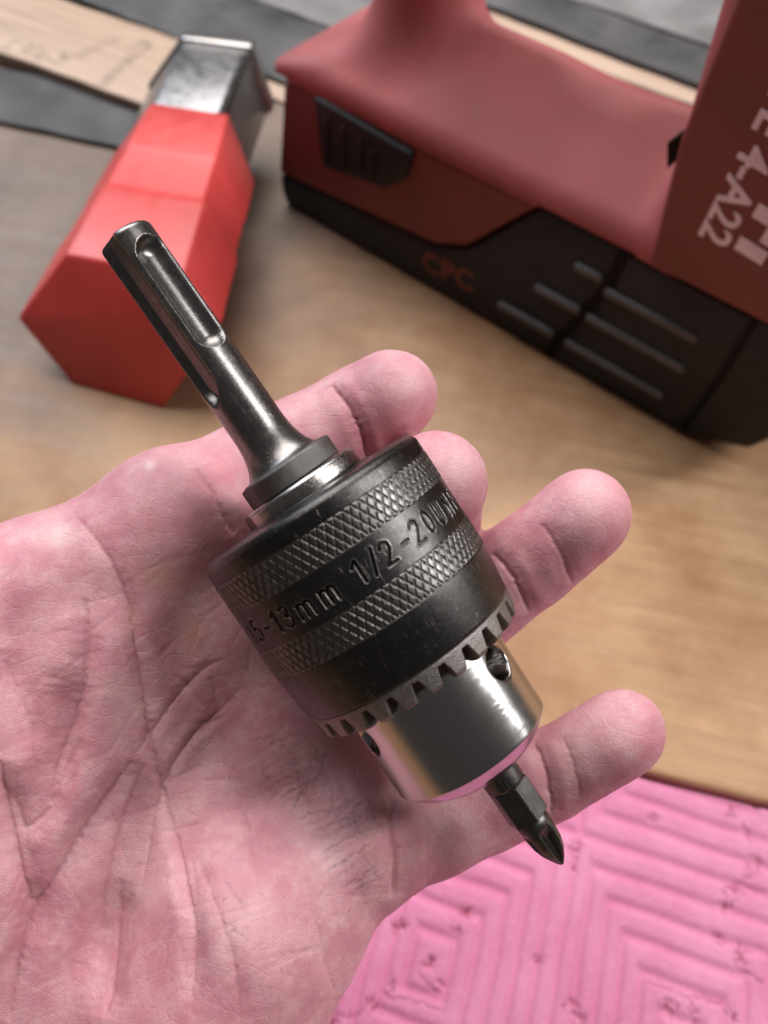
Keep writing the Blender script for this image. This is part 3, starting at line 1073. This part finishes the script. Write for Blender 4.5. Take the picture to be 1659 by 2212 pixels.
M['bench'] = wood_mat('bench_wood', (0.56, 0.345, 0.19), (0.40, 0.235, 0.125), -0.3)
M['plank'] = wood_mat('plank_wood', (0.55, 0.41, 0.31), (0.36, 0.25, 0.19), 0.6, False)

e0, e1 = desk(1400, 1668), desk(1659, 1735)
ex = norm(e1 - e0)
ey = np.cross([0, 0, 1.0], ex)
board = empty('bench_board', e0 * [1, 1, 0] + np.array([0, 0, 0]), (ex, ey, np.array([0, 0, 1.0])))
board.name = 'worktop'
tag(board, kind='structure')
bm = box_bm((-700, 0, -18), (700, 1300, 0), 2.2, 4)
from_bm('board', bm, M['bench'], board, True)
# lower bench under the mat
low = from_bm('bench', box_bm((-900, -700, -60), (900, 1500, -19), 1.0, 1), M['bench'])
tag(low, kind='structure')


def foam_mat():
    t = NT('pink_foam')
    n1_ = t.noise(0.05, 5, 0.6)
    n2_ = t.noise(0.6, 6, 0.7)
    c = t.mix(t.ramp(n1_, [(0.35, 0.0), (0.65, 1.0)]), (0.55, 0.175, 0.315), (0.62, 0.235, 0.385))
    c = t.mix(t.ramp(n2_, [(0.5, 0.0), (0.75, 0.35)]), c, (0.76, 0.38, 0.50))
    c = t.mix(t.ramp(t.noise(1.6, 4, 0.7), [(0.60, 0.0), (0.70, 0.45)]), c, (0.42, 0.10, 0.19))
    c = t.mix(t.ramp(t.noise(3.0, 3, 0.6), [(0.60, 0.0), (0.72, 0.4)]), c, (0.80, 0.50, 0.60))
    c = t.mix(t.math('MULTIPLY', t.attr('pit'), 0.9), c, (0.25, 0.045, 0.08))
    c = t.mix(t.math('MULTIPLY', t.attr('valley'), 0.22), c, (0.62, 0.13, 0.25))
    b = t.bump(n2_, 0.3, 0.7)
    b = t.bump(t.noise(2.5, 4, 0.7), 0.12, 0.8, b)
    b = t.bump(t.ramp(t.voro(0.7), [(0.0, 0.0), (0.1, 1.0)]), 0.05, 0.6, b)
    t.b.inputs['Subsurface Radius'].default_value = (1.0, 0.4, 0.5)
    t.b.inputs['Subsurface Scale'].default_value = 0.002
    return t.set(color=c, rough=0.72, normal=b, spec=0.3, sss=0.2)


M['foam'] = foam_mat()
MT = -3.2
z5 = lambda x, y: ((1200 + x * 1.1284) / 1.852, (3000 + y * 1.1284) / 1.852)
c1, c2, c3 = desk(*z5(465, 750), MT), desk(*z5(1339, 1068), MT), desk(*z5(1433, -96), MT)
ua, ub = (c2 - c1)[:2] / 12, (c2 - c3)[:2] / 12
inv = np.linalg.inv(np.stack([ua, ub], 1))
# mat laid against the front edge of the board
gx_ = np.arange(-150, 260, 0.75)
gy_ = np.arange(-0.15, -240, -0.75)
GX, GY = np.meshgrid(gx_, gy_, indexing='ij')
W = e0[:2] + GX[..., None] * ex[:2] + GY[..., None] * ey[:2]
rel = (W - c1[:2]) @ inv.T
w3 = np.concatenate([W.reshape(-1, 2), np.zeros((W.size // 2, 1))], 1)
wob = (vnoise(w3, 0.12, 21, 2) * 0.10).reshape(GX.shape)
wob2 = (vnoise(w3, 0.12, 22, 2) * 0.10).reshape(GX.shape)
fa = (rel[..., 0] + wob + 6) % 12 - 6
fb = (rel[..., 1] + wob2 + 6) % 12 - 6
ring = np.maximum(np.abs(fa), np.abs(fb))
fr = ring - np.floor(ring)
saw = np.abs(fr - 0.5) * 2                     # 0 mid-ridge, 1 at groove
hgt = -1.15 * smooth01((saw - 0.25) / 0.75) ** 1.3
hgt += 0.5 * (vnoise(w3, 0.035, 23, 2)).reshape(GX.shape) + 0.06 * vnoise(w3, 1.4, 24, 2).reshape(GX.shape)
pit = np.zeros(GX.shape)
g3 = np.random.default_rng(12)
pits = [z5(465, 750), z5(495, 820), z5(360, 620), z5(560, 640), z5(850, 740), z5(980, 350), z5(985, 415), z5(1255, 240), z5(1525, 215),
        z5(1630, 395), z5(1545, 490), z5(1510, 555), z5(1590, 430), z5(1560, 740), z5(1310, 900), z5(1400, 940), z5(1530, 950), z5(960, 900), z5(1480, 665),
        z5(340, 625), z5(250, 900), z5(325, 830), z5(120, 950), z5(1000, 940), z5(585, 575)]
for (px, py) in pits:
    c = desk(px, py, MT)[:2]
    for k in range(4):
        o = c + g3.normal(0, 0.9, 2)
        an, l1, l2 = g3.uniform(0, 3.14), g3.uniform(0.5, 2.2), g3.uniform(0.18, 0.5)
        d = W - o
        du, dv_ = d[..., 0] * math.cos(an) + d[..., 1] * math.sin(an), -d[..., 0] * math.sin(an) + d[..., 1] * math.cos(an)
        du2 = du + 0.35 * np.sin(dv_ * 2.5) 
        dv_ = dv_ + 0.4 * np.sin(du * 1.9 + k)
        pit = np.maximum(pit, np.exp(-(du2 / l1) ** 2 - (dv_ / l2) ** 2))
cracks = [[(300, 870), (430, 900), (520, 930)], [(1550, 470), (1640, 500)], [(1500, 490), (1510, 580)], [(1550, 690), (1545, 770)], [(1230, 820), (1380, 870), (1500, 900)],
          [(1290, 880), (1330, 960)], [(420, 800), (500, 860)], [(60, 960), (180, 940), (240, 900)], [(1600, 370), (1645, 410)], [(960, 870), (1010, 960)], [(350, 590), (380, 650)],
          [(1560, 780), (1659, 830)], [(1520, 190), (1530, 240)], [(1570, 260), (1600, 330)], [(1500, 930), (1560, 960)]]
for ci, cr in enumerate(cracks):
    pts = np.array([desk(*z5(*q), MT)[:2] for q in cr])
    seg = np.r_[0, np.cumsum(np.hypot(*np.diff(pts, axis=0).T))]
    t_ = np.arange(0, seg[-1], 1.2)
    if len(t_) < 2:
        continue
    pts = np.stack([np.interp(t_, seg, pts[:, 0]), np.interp(t_, seg, pts[:, 1])], -1) + g3.normal(0, 0.45, (len(t_), 2))
    for a, b in zip(pts[:-1], pts[1:]):
        ba = b - a
        t = np.clip(((W - a) @ ba) / (ba @ ba), 0, 1)
        d = np.linalg.norm(W - a - t[..., None] * ba, axis=-1)
        pit = np.maximum(pit, 0.6 * np.exp(-(d / 0.38) ** 2))
hgt -= 1.0 * pit
edge_m = smooth01(np.minimum(-GY, 200) / 2.0)
hgt = hgt - 1.2 * (1 - edge_m) ** 2
mv = np.stack([W[..., 0], W[..., 1], MT + hgt], -1).reshape(-1, 3)
mat_o = np.array([e0[0], e0[1], -19.0])
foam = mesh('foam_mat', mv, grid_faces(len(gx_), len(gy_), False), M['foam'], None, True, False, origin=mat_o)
sol = bmesh.new()
sol.from_mesh(foam.data)
bd = [e for e in sol.edges if e.is_boundary]
ext = bmesh.ops.extrude_edge_only(sol, edges=bd)
for g_ in ext['geom']:
    if isinstance(g_, bmesh.types.BMVert):
        g_.co.z = 0.0
sol.to_mesh(foam.data)
sol.free()
pv = np.zeros(len(foam.data.vertices))
pv[:pit.size] = pit.ravel()
add_attr(foam, 'pit', pv)
pv2 = np.zeros(len(foam.data.vertices))
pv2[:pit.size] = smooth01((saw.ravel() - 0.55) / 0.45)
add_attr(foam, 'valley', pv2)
tag(foam, 'worn bright pink foam mat with raised concentric squares, below the front edge of the worktop', 'foam mat')

# ------------------------------------------------------------------ cordless hammer drill behind
M['red'] = plain('red_plastic', (0.18, 0.040, 0.036), 0.45, 0, 0.14, 0.03, 0.05, 0.45)
M['rubber'] = plain('faded_red_rubber', (0.36, 0.095, 0.10), 0.62, 0, 0.16, 0.03, 0.12, 0.4)
M['dark'] = plain('black_plastic', (0.019, 0.022, 0.025), 0.5, 0, 0.2, 0.1, 0.08, 0.25)
M['dark2'] = plain('black_gloss_plastic', (0.005, 0.005, 0.005), 0.5, 0, 0.2, 0.1, 0.04, 0.12)
M['ridge'] = plain('grey_black_plastic', (0.085, 0.088, 0.092), 0.5, 0, 0.2, 0.1, 0.05)
M['print'] = plain('white_print', (0.80, 0.72, 0.75), 0.5, 0, 0.1, 0.2, 0.02)
M['redprint'] = plain('red_print', (0.19, 0.045, 0.03), 0.5, 0, 0.1, 0.2, 0.02)
tb0, tb1 = desk(610, 440), desk(1480, 945)
tX = norm(tb1 - tb0)
tZ = np.array([0, 0, 1.0])
tY = np.cross(tZ, tX)
tool = empty('cordless_hammer_drill', tb0, (tX, tY, tZ))
tag(tool, 'red and black cordless hammer drill standing on its battery behind the hand', 'power tool')
bat_poly = [(3, 0), (150, 0), (236, 0), (262, 12), (275, 36), (275, 72), (188, 72), (151, 72), (118, 34), (100, 26), (0, 17.5), (0, 8)]
battery = from_bm('battery', prism_bm(bat_poly, 0, 78, 2.2, 3), M['dark'], tool, True)
# ridges on the battery side
for (xa, xb, z) in ((171, 184, 55.3), (155, 178, 35), (138, 168, 15.5), (186, 228, 51), (181, 227.5, 34.3), (174, 223, 15.5)):
    from_bm('grip_ridge', box_bm((xa, -2.6, z - 1.9), (xb, 1.0, z + 1.9), 1.3, 3), M['ridge'], battery, True)
# front clamp section standing proud, with the dark joint behind it
jp = [(187, 70), (184, 52), (176, 33), (168, 14), (164, 2), (169, 2), (173, 14), (181, 33), (189, 52), (192, 70)]
from_bm('joint_strip', prism_bm(jp, -0.5, 1.5), M['dark2'], battery)
jp = [(243, 70), (240, 40), (234, 4), (236.5, 4), (242.5, 40), (245.5, 70)]
from_bm('joint_strip', prism_bm(jp, -0.5, 1.5), M['dark2'], battery)
jp = [(192, 71), (242, 71), (239, 38), (232, 5), (172, 5), (176, 14), (184, 33), (190.5, 52)]
from_bm('battery_cover', prism_bm(jp, -0.9, 2, 0.7, 2), M['dark'], battery, True)


def text_part(name, body, size, x, z, rot, mat, parent, y=-1.0, bold=0.0, ext=0.25, space=1.0, align='LEFT'):
    cu = bpy.data.curves.new(name, 'FONT')
    cu.body = body
    cu.size = size
    cu.offset = bold
    cu.extrude = ext
    cu.align_x = align
    cu.space_character = space
    cu.resolution_u = 3
    tmp = bpy.data.objects.new('tmp_text', cu)
    COL.objects.link(tmp)
    d_ = bpy.context.evaluated_depsgraph_get()
    me = bpy.data.meshes.new_from_object(tmp.evaluated_get(d_))
    bpy.data.objects.remove(tmp)
    n_ = len(me.vertices)
    a = np.empty(n_ * 3, np.float32)
    me.vertices.foreach_get('co', a)
    a = a.reshape(-1, 3)
    cs, sn = math.cos(rot), math.sin(rot)
    out = np.stack([x + a[:, 0] * cs - a[:, 1] * sn, y - a[:, 2], z + a[:, 0] * sn + a[:, 1] * cs], -1) * S
    me.vertices.foreach_set('co', out.astype(np.float32).ravel())
    me.update()
    me.name = name
    me.materials.clear()
    me.materials.append(mat)
    o = bpy.data.objects.new(name, me)
    COL.objects.link(o)
    o.parent = parent
    return o


text_part('red_marking', 'CPC', 15, 94, 10, 0.10, M['redprint'], battery, -0.05, 0.35, 0.3, 1.05)

# red battery flank with the release button
flank = [(0, 18.4), (99.5, 27), (117, 35), (150, 72), (12, 72), (9, 66)]
fl = from_bm('side_panel', prism_bm(flank, -0.4, 76, 2.0, 3), M['red'], tool, True)
btn = [(31, 76.5 - 4), (88, 69), (84, 55), (72, 44.5), (64, 43.5), (34, 38.5)]
bt = from_bm('release_button', prism_bm(btn, -3.4, 5, 1.6, 3), M['dark'], tool, True)
for (x_, z0_, z1_) in ((39, 43, 66), (49, 45, 66), (59, 46, 64), (66, 47, 62)):
    from_bm('button_rib', box_bm((x_ - 1.0, -4.6, z0_), (x_ + 1.0, -2, z1_), 0.8, 2), M['dark'], bt, True)
from_bm('seam_bead', box_bm((12, -1.4, 72.0), (150, 3, 74.0), 0.7, 2), M['rubber'], tool, True)

# rubber-covered housing: lower bar, handle neck and motor column in one skin
gh = 1.4
ax = [np.arange(-12, 300, gh, dtype=np.float32), np.arange(-10, 92, gh, dtype=np.float32), np.arange(60, 262, gh, dtype=np.float32)]
GP = np.stack(np.meshgrid(*ax, indexing='ij'), -1)


def rbox(p, lo_, hi_, r):
    lo_, hi_ = np.array(lo_, float), np.array(hi_, float)
    c, h = (lo_ + hi_) / 2, (hi_ - lo_) / 2 - r
    q = np.abs(p - c.astype(np.float32)) - h.astype(np.float32)
    return np.sqrt((np.maximum(q, 0) ** 2).sum(-1)) + np.minimum(q.max(-1), 0) - r


smax = lambda a, b, k: -smin(-a, -b, k)
gX, gY, gZ = GP[..., 0], GP[..., 1], GP[..., 2]
D1 = rbox(GP, (1, -1.5, 40), (214, 77, 113), 7)
D1 = smax(D1, (-(gY + 1.5) * 0.62 + (gZ - 80) * 0.785), 5)          # sloping near shoulder
D1 = smax(D1, ((gY - 77) * 0.62 + (gZ - 80) * 0.785), 5)
D1 = smax(D1, (-(gX - 1) * 0.36 + (gZ - 77) * 0.93), 6)              # rises from the rear end
D1 = smax(D1, 44.0 - np.sqrt((gX - 152) ** 2 + (gZ - 152) ** 2), 8)  # dip under the hand opening
neck = cap_sdf(GP, (56, 40, 92), (66, 40, 150), 23, 18)
neck = smin(neck, cap_sdf(GP, (66, 40, 150), (80, 40, 270), 18, 19), 10)
D1 = smin(D1, neck, 17)
D1 = smin(D1, rbox(GP, (197, -5, 74), (292, 80, 275), 13), 12)
# flat foot where the battery slides in
D1 = np.maximum(D1, 72.6 - GP[..., 2])
D1 = np.maximum(D1, GP[..., 2] - 258.0)
hv2, hf2 = surface_nets(D1.astype(np.float32), [a[0] for a in ax], gh)
del GP, D1
mesh('housing', hv2, hf2, M['rubber'], tool)
# hard shell over the motor column
shell = from_bm('motor_shell', prism_bm([(202, 75), (292, 75), (292, 257), (216, 257), (206, 190), (200, 125)], -6.0, 60, 3.0, 3), M['red'], tool, True)
tp = lambda x, y: (lambda p: (float((p - tb0) @ tX), float(p[2])))(onplane(x, y, tb0 - tY * 6.2, tY))
mx, mz = tp(1508, 508)
text_part('white_marking', 'TE 4-A22', 15.2, mx, mz, math.radians(-97), M['print'], shell, -6.05, 0.28, 0.25, 1.0, 'RIGHT')
ex_, ez_ = tp(1585, 537)
ra_ = math.radians(-97)
dd_, uu_ = (math.cos(ra_), math.sin(ra_)), (-math.sin(ra_), math.cos(ra_))
SW, LH = 5.4, 10.6
glyphs = {'I': (SW, [(0, 0, SW, LH)]), 'T': (18, [(0, LH - 4.4, 18, LH), (6.3, 0, 11.7, LH - 4.4)]),
          'L': (15, [(0, 0, SW, LH), (SW, 0, 15, 4.4)]), 'H': (18, [(0, 0, SW, LH), (18 - SW, 0, 18, LH), (SW, 3.1, 18 - SW, 7.5)])}
pos = 0.0
for ch in 'ITLIH':                              # laid out backwards from the last letter
    w_, rects = glyphs[ch]
    bm = bmesh.new()
    for (x0, y0, x1, y1) in rects:
        q = []
        for (gx0, gy0) in ((x0, y0), (x1, y0), (x1, y1), (x0, y1)):
            a_ = pos - w_ + gx0
            q.append((ex_ + dd_[0] * a_ + uu_[0] * gy0, ez_ + dd_[1] * a_ + uu_[1] * gy0))
        va = [bm.verts.new((px_, -6.25, pz_)) for px_, pz_ in q]
        vb = [bm.verts.new((px_, -5.9, pz_)) for px_, pz_ in q]
        bm.faces.new(va)
        for e_ in range(4):
            bm.faces.new((va[e_], vb[e_], vb[(e_ + 1) % 4], va[(e_ + 1) % 4]))
    from_bm('white_letter', bm, M['print'], shell)
    pos -= w_ + 2.0
from_bm('dark_notch', prism_bm([(195, 120), (199, 125), (200, 117), (197.5, 111)], -2.2, 6, 0.6, 2), M['dark2'], tool, True)

# ------------------------------------------------------------------ red-capped hexagonal steel tool, back left
a2, b2 = desk(154, 830), desk(353, 884)
hX = norm(b2 - a2)
hY = np.cross(tZ, hX)
nn = hY * math.cos(0.35) - tZ * math.sin(0.35)
near = [onplane(x, y, a2, nn) for x, y in ((141, 548), (394, 593), (481, 697), (353, 884), (154, 830), (37, 689))]
near = [np.array([(p - a2) @ hX, (p - a2) @ hY, p[2]]) for p in near]
Lh = 109.0
farpx = ((328, 220), (494, 245), (552, 394))
c_near = np.mean(near, 0)
far = []
for (x, y), nr in zip(farpx, near[:3]):
    p = onplane(x, y, a2 + hY * (nr[1] + Lh), hY)
    far.append(np.array([(p - a2) @ hX, (p - a2) @ hY, p[2]]))
# other far corners mirror the known ones
sc_f = np.linalg.norm(far[1] - far[0]) / np.linalg.norm(near[1] - near[0])
for k in (3, 4, 5):
    q = far[0] + (near[k] - near[0]) * sc_f
    far.append(np.array([q[0], near[k][1] + Lh, max(q[2], 1.0)]))


def hex_prism(A_, B_, bev, seg=3, nose=None):
    bm = bmesh.new()
    a = [bm.verts.new(tuple(q)) for q in A_]
    b = [bm.verts.new(tuple(q)) for q in B_]
    m = len(a)
    if nose is None:
        bm.faces.new(a)
    else:
        c_ = bm.verts.new(tuple(nose))
        for i in range(m):
            bm.faces.new((a[i], a[(i + 1) % m], c_))
    bm.faces.new(b[::-1])
    for i in range(m):
        bm.faces.new((a[i], b[i], b[(i + 1) % m], a[(i + 1) % m]))
    bmesh.ops.recalc_face_normals(bm, faces=bm.faces)
    bmesh.ops.bevel(bm, geom=bm.edges[:], offset=bev, segments=seg, affect='EDGES', profile=0.5)
    return bm


M['cap'] = plain('bright_red_plastic', (0.58, 0.062, 0.060), 0.36, 0, 0.12, 0.03, 0.04)
M['steel'] = plain('brushed_steel', (0.33, 0.33, 0.34), 0.34, 1.0, 0.18, 0.06, 0.05)
M['steeldark'] = plain('dark_steel', (0.10, 0.10, 0.10), 0.4, 1.0, 0.25, 0.06, 0.05)
htool = empty('hex_bar_tool', a2, (hX, hY, tZ))
tag(htool, 'hexagonal steel bar with a red plastic cap, lying left of the hammer drill', 'hand tool')
def hex_loft(A_, B_, stations, bev, seg, nose):
    bm = bmesh.new()
    rings = []
    for (t, k) in stations:
        pts = [np.asarray(a_) * (1 - t) + np.asarray(b_) * t for a_, b_ in zip(A_, B_)]
        c_ = np.mean(pts, 0)
        rings.append([bm.verts.new(tuple(c_ + (q - c_) * k)) for q in pts])
    m = len(A_)
    c_ = bm.verts.new(tuple(nose))
    for i in range(m):
        bm.faces.new((rings[0][i], rings[0][(i + 1) % m], c_))
    bm.faces.new(rings[-1][::-1])
    for a, b in zip(rings[:-1], rings[1:]):
        for i in range(m):
            bm.faces.new((a[i], b[i], b[(i + 1) % m], a[(i + 1) % m]))
    bmesh.ops.recalc_face_normals(bm, faces=bm.faces)
    ed = [e for e in bm.edges if len(e.link_faces) == 2 and e.calc_face_angle(0) > 0.12]
    bmesh.ops.bevel(bm, geom=ed, offset=bev, segments=seg, affect='EDGES', profile=0.5, clamp_overlap=True)
    return bm


cap = from_bm('red_cap', hex_loft(near, far, [(0, 1.0), (0.40, 1.01), (0.43, 0.983), (0.66, 0.983), (0.69, 1.0), (1.0, 1.0)], 3.0, 4,
                                  np.mean(near, 0) * 0.75 + near[0] * 0.15 + near[1] * 0.1 + np.array([0, -3.5, 0.5])), M['cap'], htool, True, 60)
# moulded facet rib across the nose
n0 = np.array(near)
rib_a, rib_b = n0[4] * 0.98 + n0[3] * 0.02, n0[0] * 0.28 + n0[1] * 0.72
# steel bar out of the cap
fc_ = np.mean(far, 0)
sA_ = [fc_ + (q - fc_) * 0.90 + np.array([0, -8, 0]) for q in far]
sB_ = [q + np.array([-15, 72, 0.0]) for q in sA_]
bar = from_bm('steel_bar', hex_prism(sA_, sB_, 1.4, 2), M['steel'], htool, True)
# raised rear collar with bright rim
sC_ = [fc_ + (q - fc_) * 0.96 + np.array([-13.5, 58, 0]) for q in far]
sD_ = [q + np.array([-1.6, 7, 0]) for q in sC_]
from_bm('end_collar', hex_prism(sC_, sD_, 1.2, 2), M['disc'], htool, True)
# serrated edge: small teeth on the upper right edge of the bar
for k in range(17):
    t = 0.12 + 0.72 * k / 16
    p = sA_[1] * (1 - t) + sB_[1] * t
    from_bm('edge_tooth', box_bm((p[0] - 2.2, p[1] - 1.1, p[2] - 2.0), (p[0] + 1.4, p[1] + 1.1, p[2] + 0.9), 0.4, 1), M['steeldark'], bar)

# ------------------------------------------------------------------ boards lying across the back of the worktop
M['darkboard'] = plain('charcoal_board', (0.055, 0.053, 0.055), 0.6, 0, 0.85, 0.022, 0.2)
M['greyboard'] = plain('grey_board', (0.17, 0.165, 0.165), 0.55, 0, 0.45, 0.025, 0.2)
M['ink'] = plain('burnt_ink', (0.33, 0.24, 0.19), 0.7, 0, 0.3, 0.2, 0.02)


def strip(name, p0, p1, q0, q1, th_, mat, extend=(0, 0)):
    """board whose near edge passes p0-p1 and far edge q0-q1 (picture points on its top face)"""
    a, b = desk(*p0, th_), desk(*p1, th_)
    d = norm(b - a)
    nrm = np.cross(tZ, d)
    w = ((desk(*q0, th_) - a) @ nrm + (desk(*q1, th_) - a) @ nrm) / 2
    a = a - d * extend[0]
    ln = np.linalg.norm(b - a) + extend[1]
    o = empty(name, a * [1, 1, 0], (d, nrm, tZ))
    return o, ln, w, mat, th_


def strip_mesh(spec, part='board_body'):
    o, ln, w, mat, th_ = spec
    nx, ny = 60, 8
    bm = box_bm((0, 0, 0.3), (ln, w, th_), 1.2, 3)
    bmesh.ops.subdivide_edges(bm, edges=[e for e in bm.edges if e.calc_length() > ln * 0.6], cuts=nx)
    for v in bm.verts:
        v.co.y += 0.35 * math.sin(v.co.x * 0.05 + th_) + 0.25 * math.sin(v.co.x * 0.17)
    from_bm(part, bm, mat, o, True)
    return o


sp = strip('wooden_plank', (0, 112), (330, 232), (140, 0), (410, 92), 9, M['plank'], (60, 25))
plank = strip_mesh(sp)
tag(plank, 'pale wooden plank with dark stamped printing, behind the red-capped tool', 'plank')
po, pl_, pw = sp[0], sp[1], sp[2]
# stamped, illegible printing burnt into the plank
g4 = np.random.default_rng(5)
org = np.array(desk(0, 112, 9)) - norm(desk(330, 232, 9) - desk(0, 112, 9)) * 60
pd = norm(desk(330, 232, 9) - desk(0, 112, 9))
pn = np.cross(tZ, pd)


def on_plank(x, y):
    p = desk(x, y, 9) - org
    return p @ pd, p @ pn


bm = bmesh.new()


def stroke(p, q, w_):
    p, q = np.array(p), np.array(q)
    d = norm(q - p)
    m = np.array([-d[1], d[0]]) * w_ / 2
    vs_ = [bm.verts.new((float(c_[0]), float(c_[1]), 9.15)) for c_ in (p - m, q - m, q + m, p + m)]
    bm.faces.new(vs_)


def glyph_row(x0, y0, x1, y1, count, h, w_):
    a_, b_ = np.array(on_plank(x0, y0)), np.array(on_plank(x1, y1))
    d_ = (b_ - a_) / np.linalg.norm(b_ - a_)
    u_ = np.array([-d_[1], d_[0]])
    step = np.linalg.norm(b_ - a_) / count
    for i in range(count):
        o_ = a_ + d_ * step * i
        cw = step * 0.62
        segs = [((0, 0), (0, h)), ((cw, 0), (cw, h)), ((0, h), (cw, h)), ((0, 0), (cw, 0)), ((0, h / 2), (cw, h / 2))]
        for k_ in g4.choice(5, 3, replace=False):
            p_, q_ = segs[k_]
            stroke(o_ + d_ * p_[0] + u_ * p_[1], o_ + d_ * q_[0] + u_ * q_[1], w_)


glyph_row(8, 104, 100, 135, 4, 11, 1.6)
glyph_row(118, 138, 165, 120, 3, 8, 1.6)
glyph_row(170, 128, 262, 84, 8, 6, 1.1)
glyph_row(228, 186, 300, 118, 9, 6, 1.2)
glyph_row(296, 118, 345, 92, 3, 10, 1.8)
from_bm('stamped_print', bm, M['ink'], plank)

o = strip_mesh(strip('dark_board', (0, 262), (330, 330), (0, 118), (330, 238), 3, M['darkboard'], (90, 8)))
tag(o, 'charcoal board lying in front of the stamped wooden plank', 'board')
o = strip_mesh(strip('dark_board', (430, 100), (640, 185), (380, -70), (640, 40), 5, M['darkboard'], (190, 60)))
tag(o, 'charcoal board behind the stamped wooden plank, next to the steel bar end', 'board')
o = strip_mesh(strip('light_board', (575, 205), (650, 235), (590, 135), (650, 160), 2, M['plank'], (10, 30)))
tag(o, 'short pale wood strip between the steel bar end and the hammer drill', 'board')
o = strip_mesh(strip('grey_board', (640, 30), (760, 75), (640, -160), (760, -120), 6, M['greyboard'], (160, 30)))
tag(o, 'weathered grey board behind the charcoal board and left of the drill handle', 'board')
o = strip_mesh(strip('light_board', (1180, 110), (1470, 215), (1190, 62), (1465, 166), 5, M['plank'], (60, 120)))
tag(o, 'pale wooden board seen through the opening of the drill handle', 'board')
o = strip_mesh(strip('dark_board', (1190, 60), (1465, 164), (1150, -30), (1500, 88), 9, M['darkboard'], (120, 160)))
tag(o, 'charcoal board seen through the opening of the drill handle', 'board')
o = strip_mesh(strip('grey_board', (1180, -24), (1500, 84), (1180, -300), (1500, -200), 4, M['greyboard'], (150, 200)))
tag(o, 'grey board farthest back, seen through the opening of the drill handle', 'board')
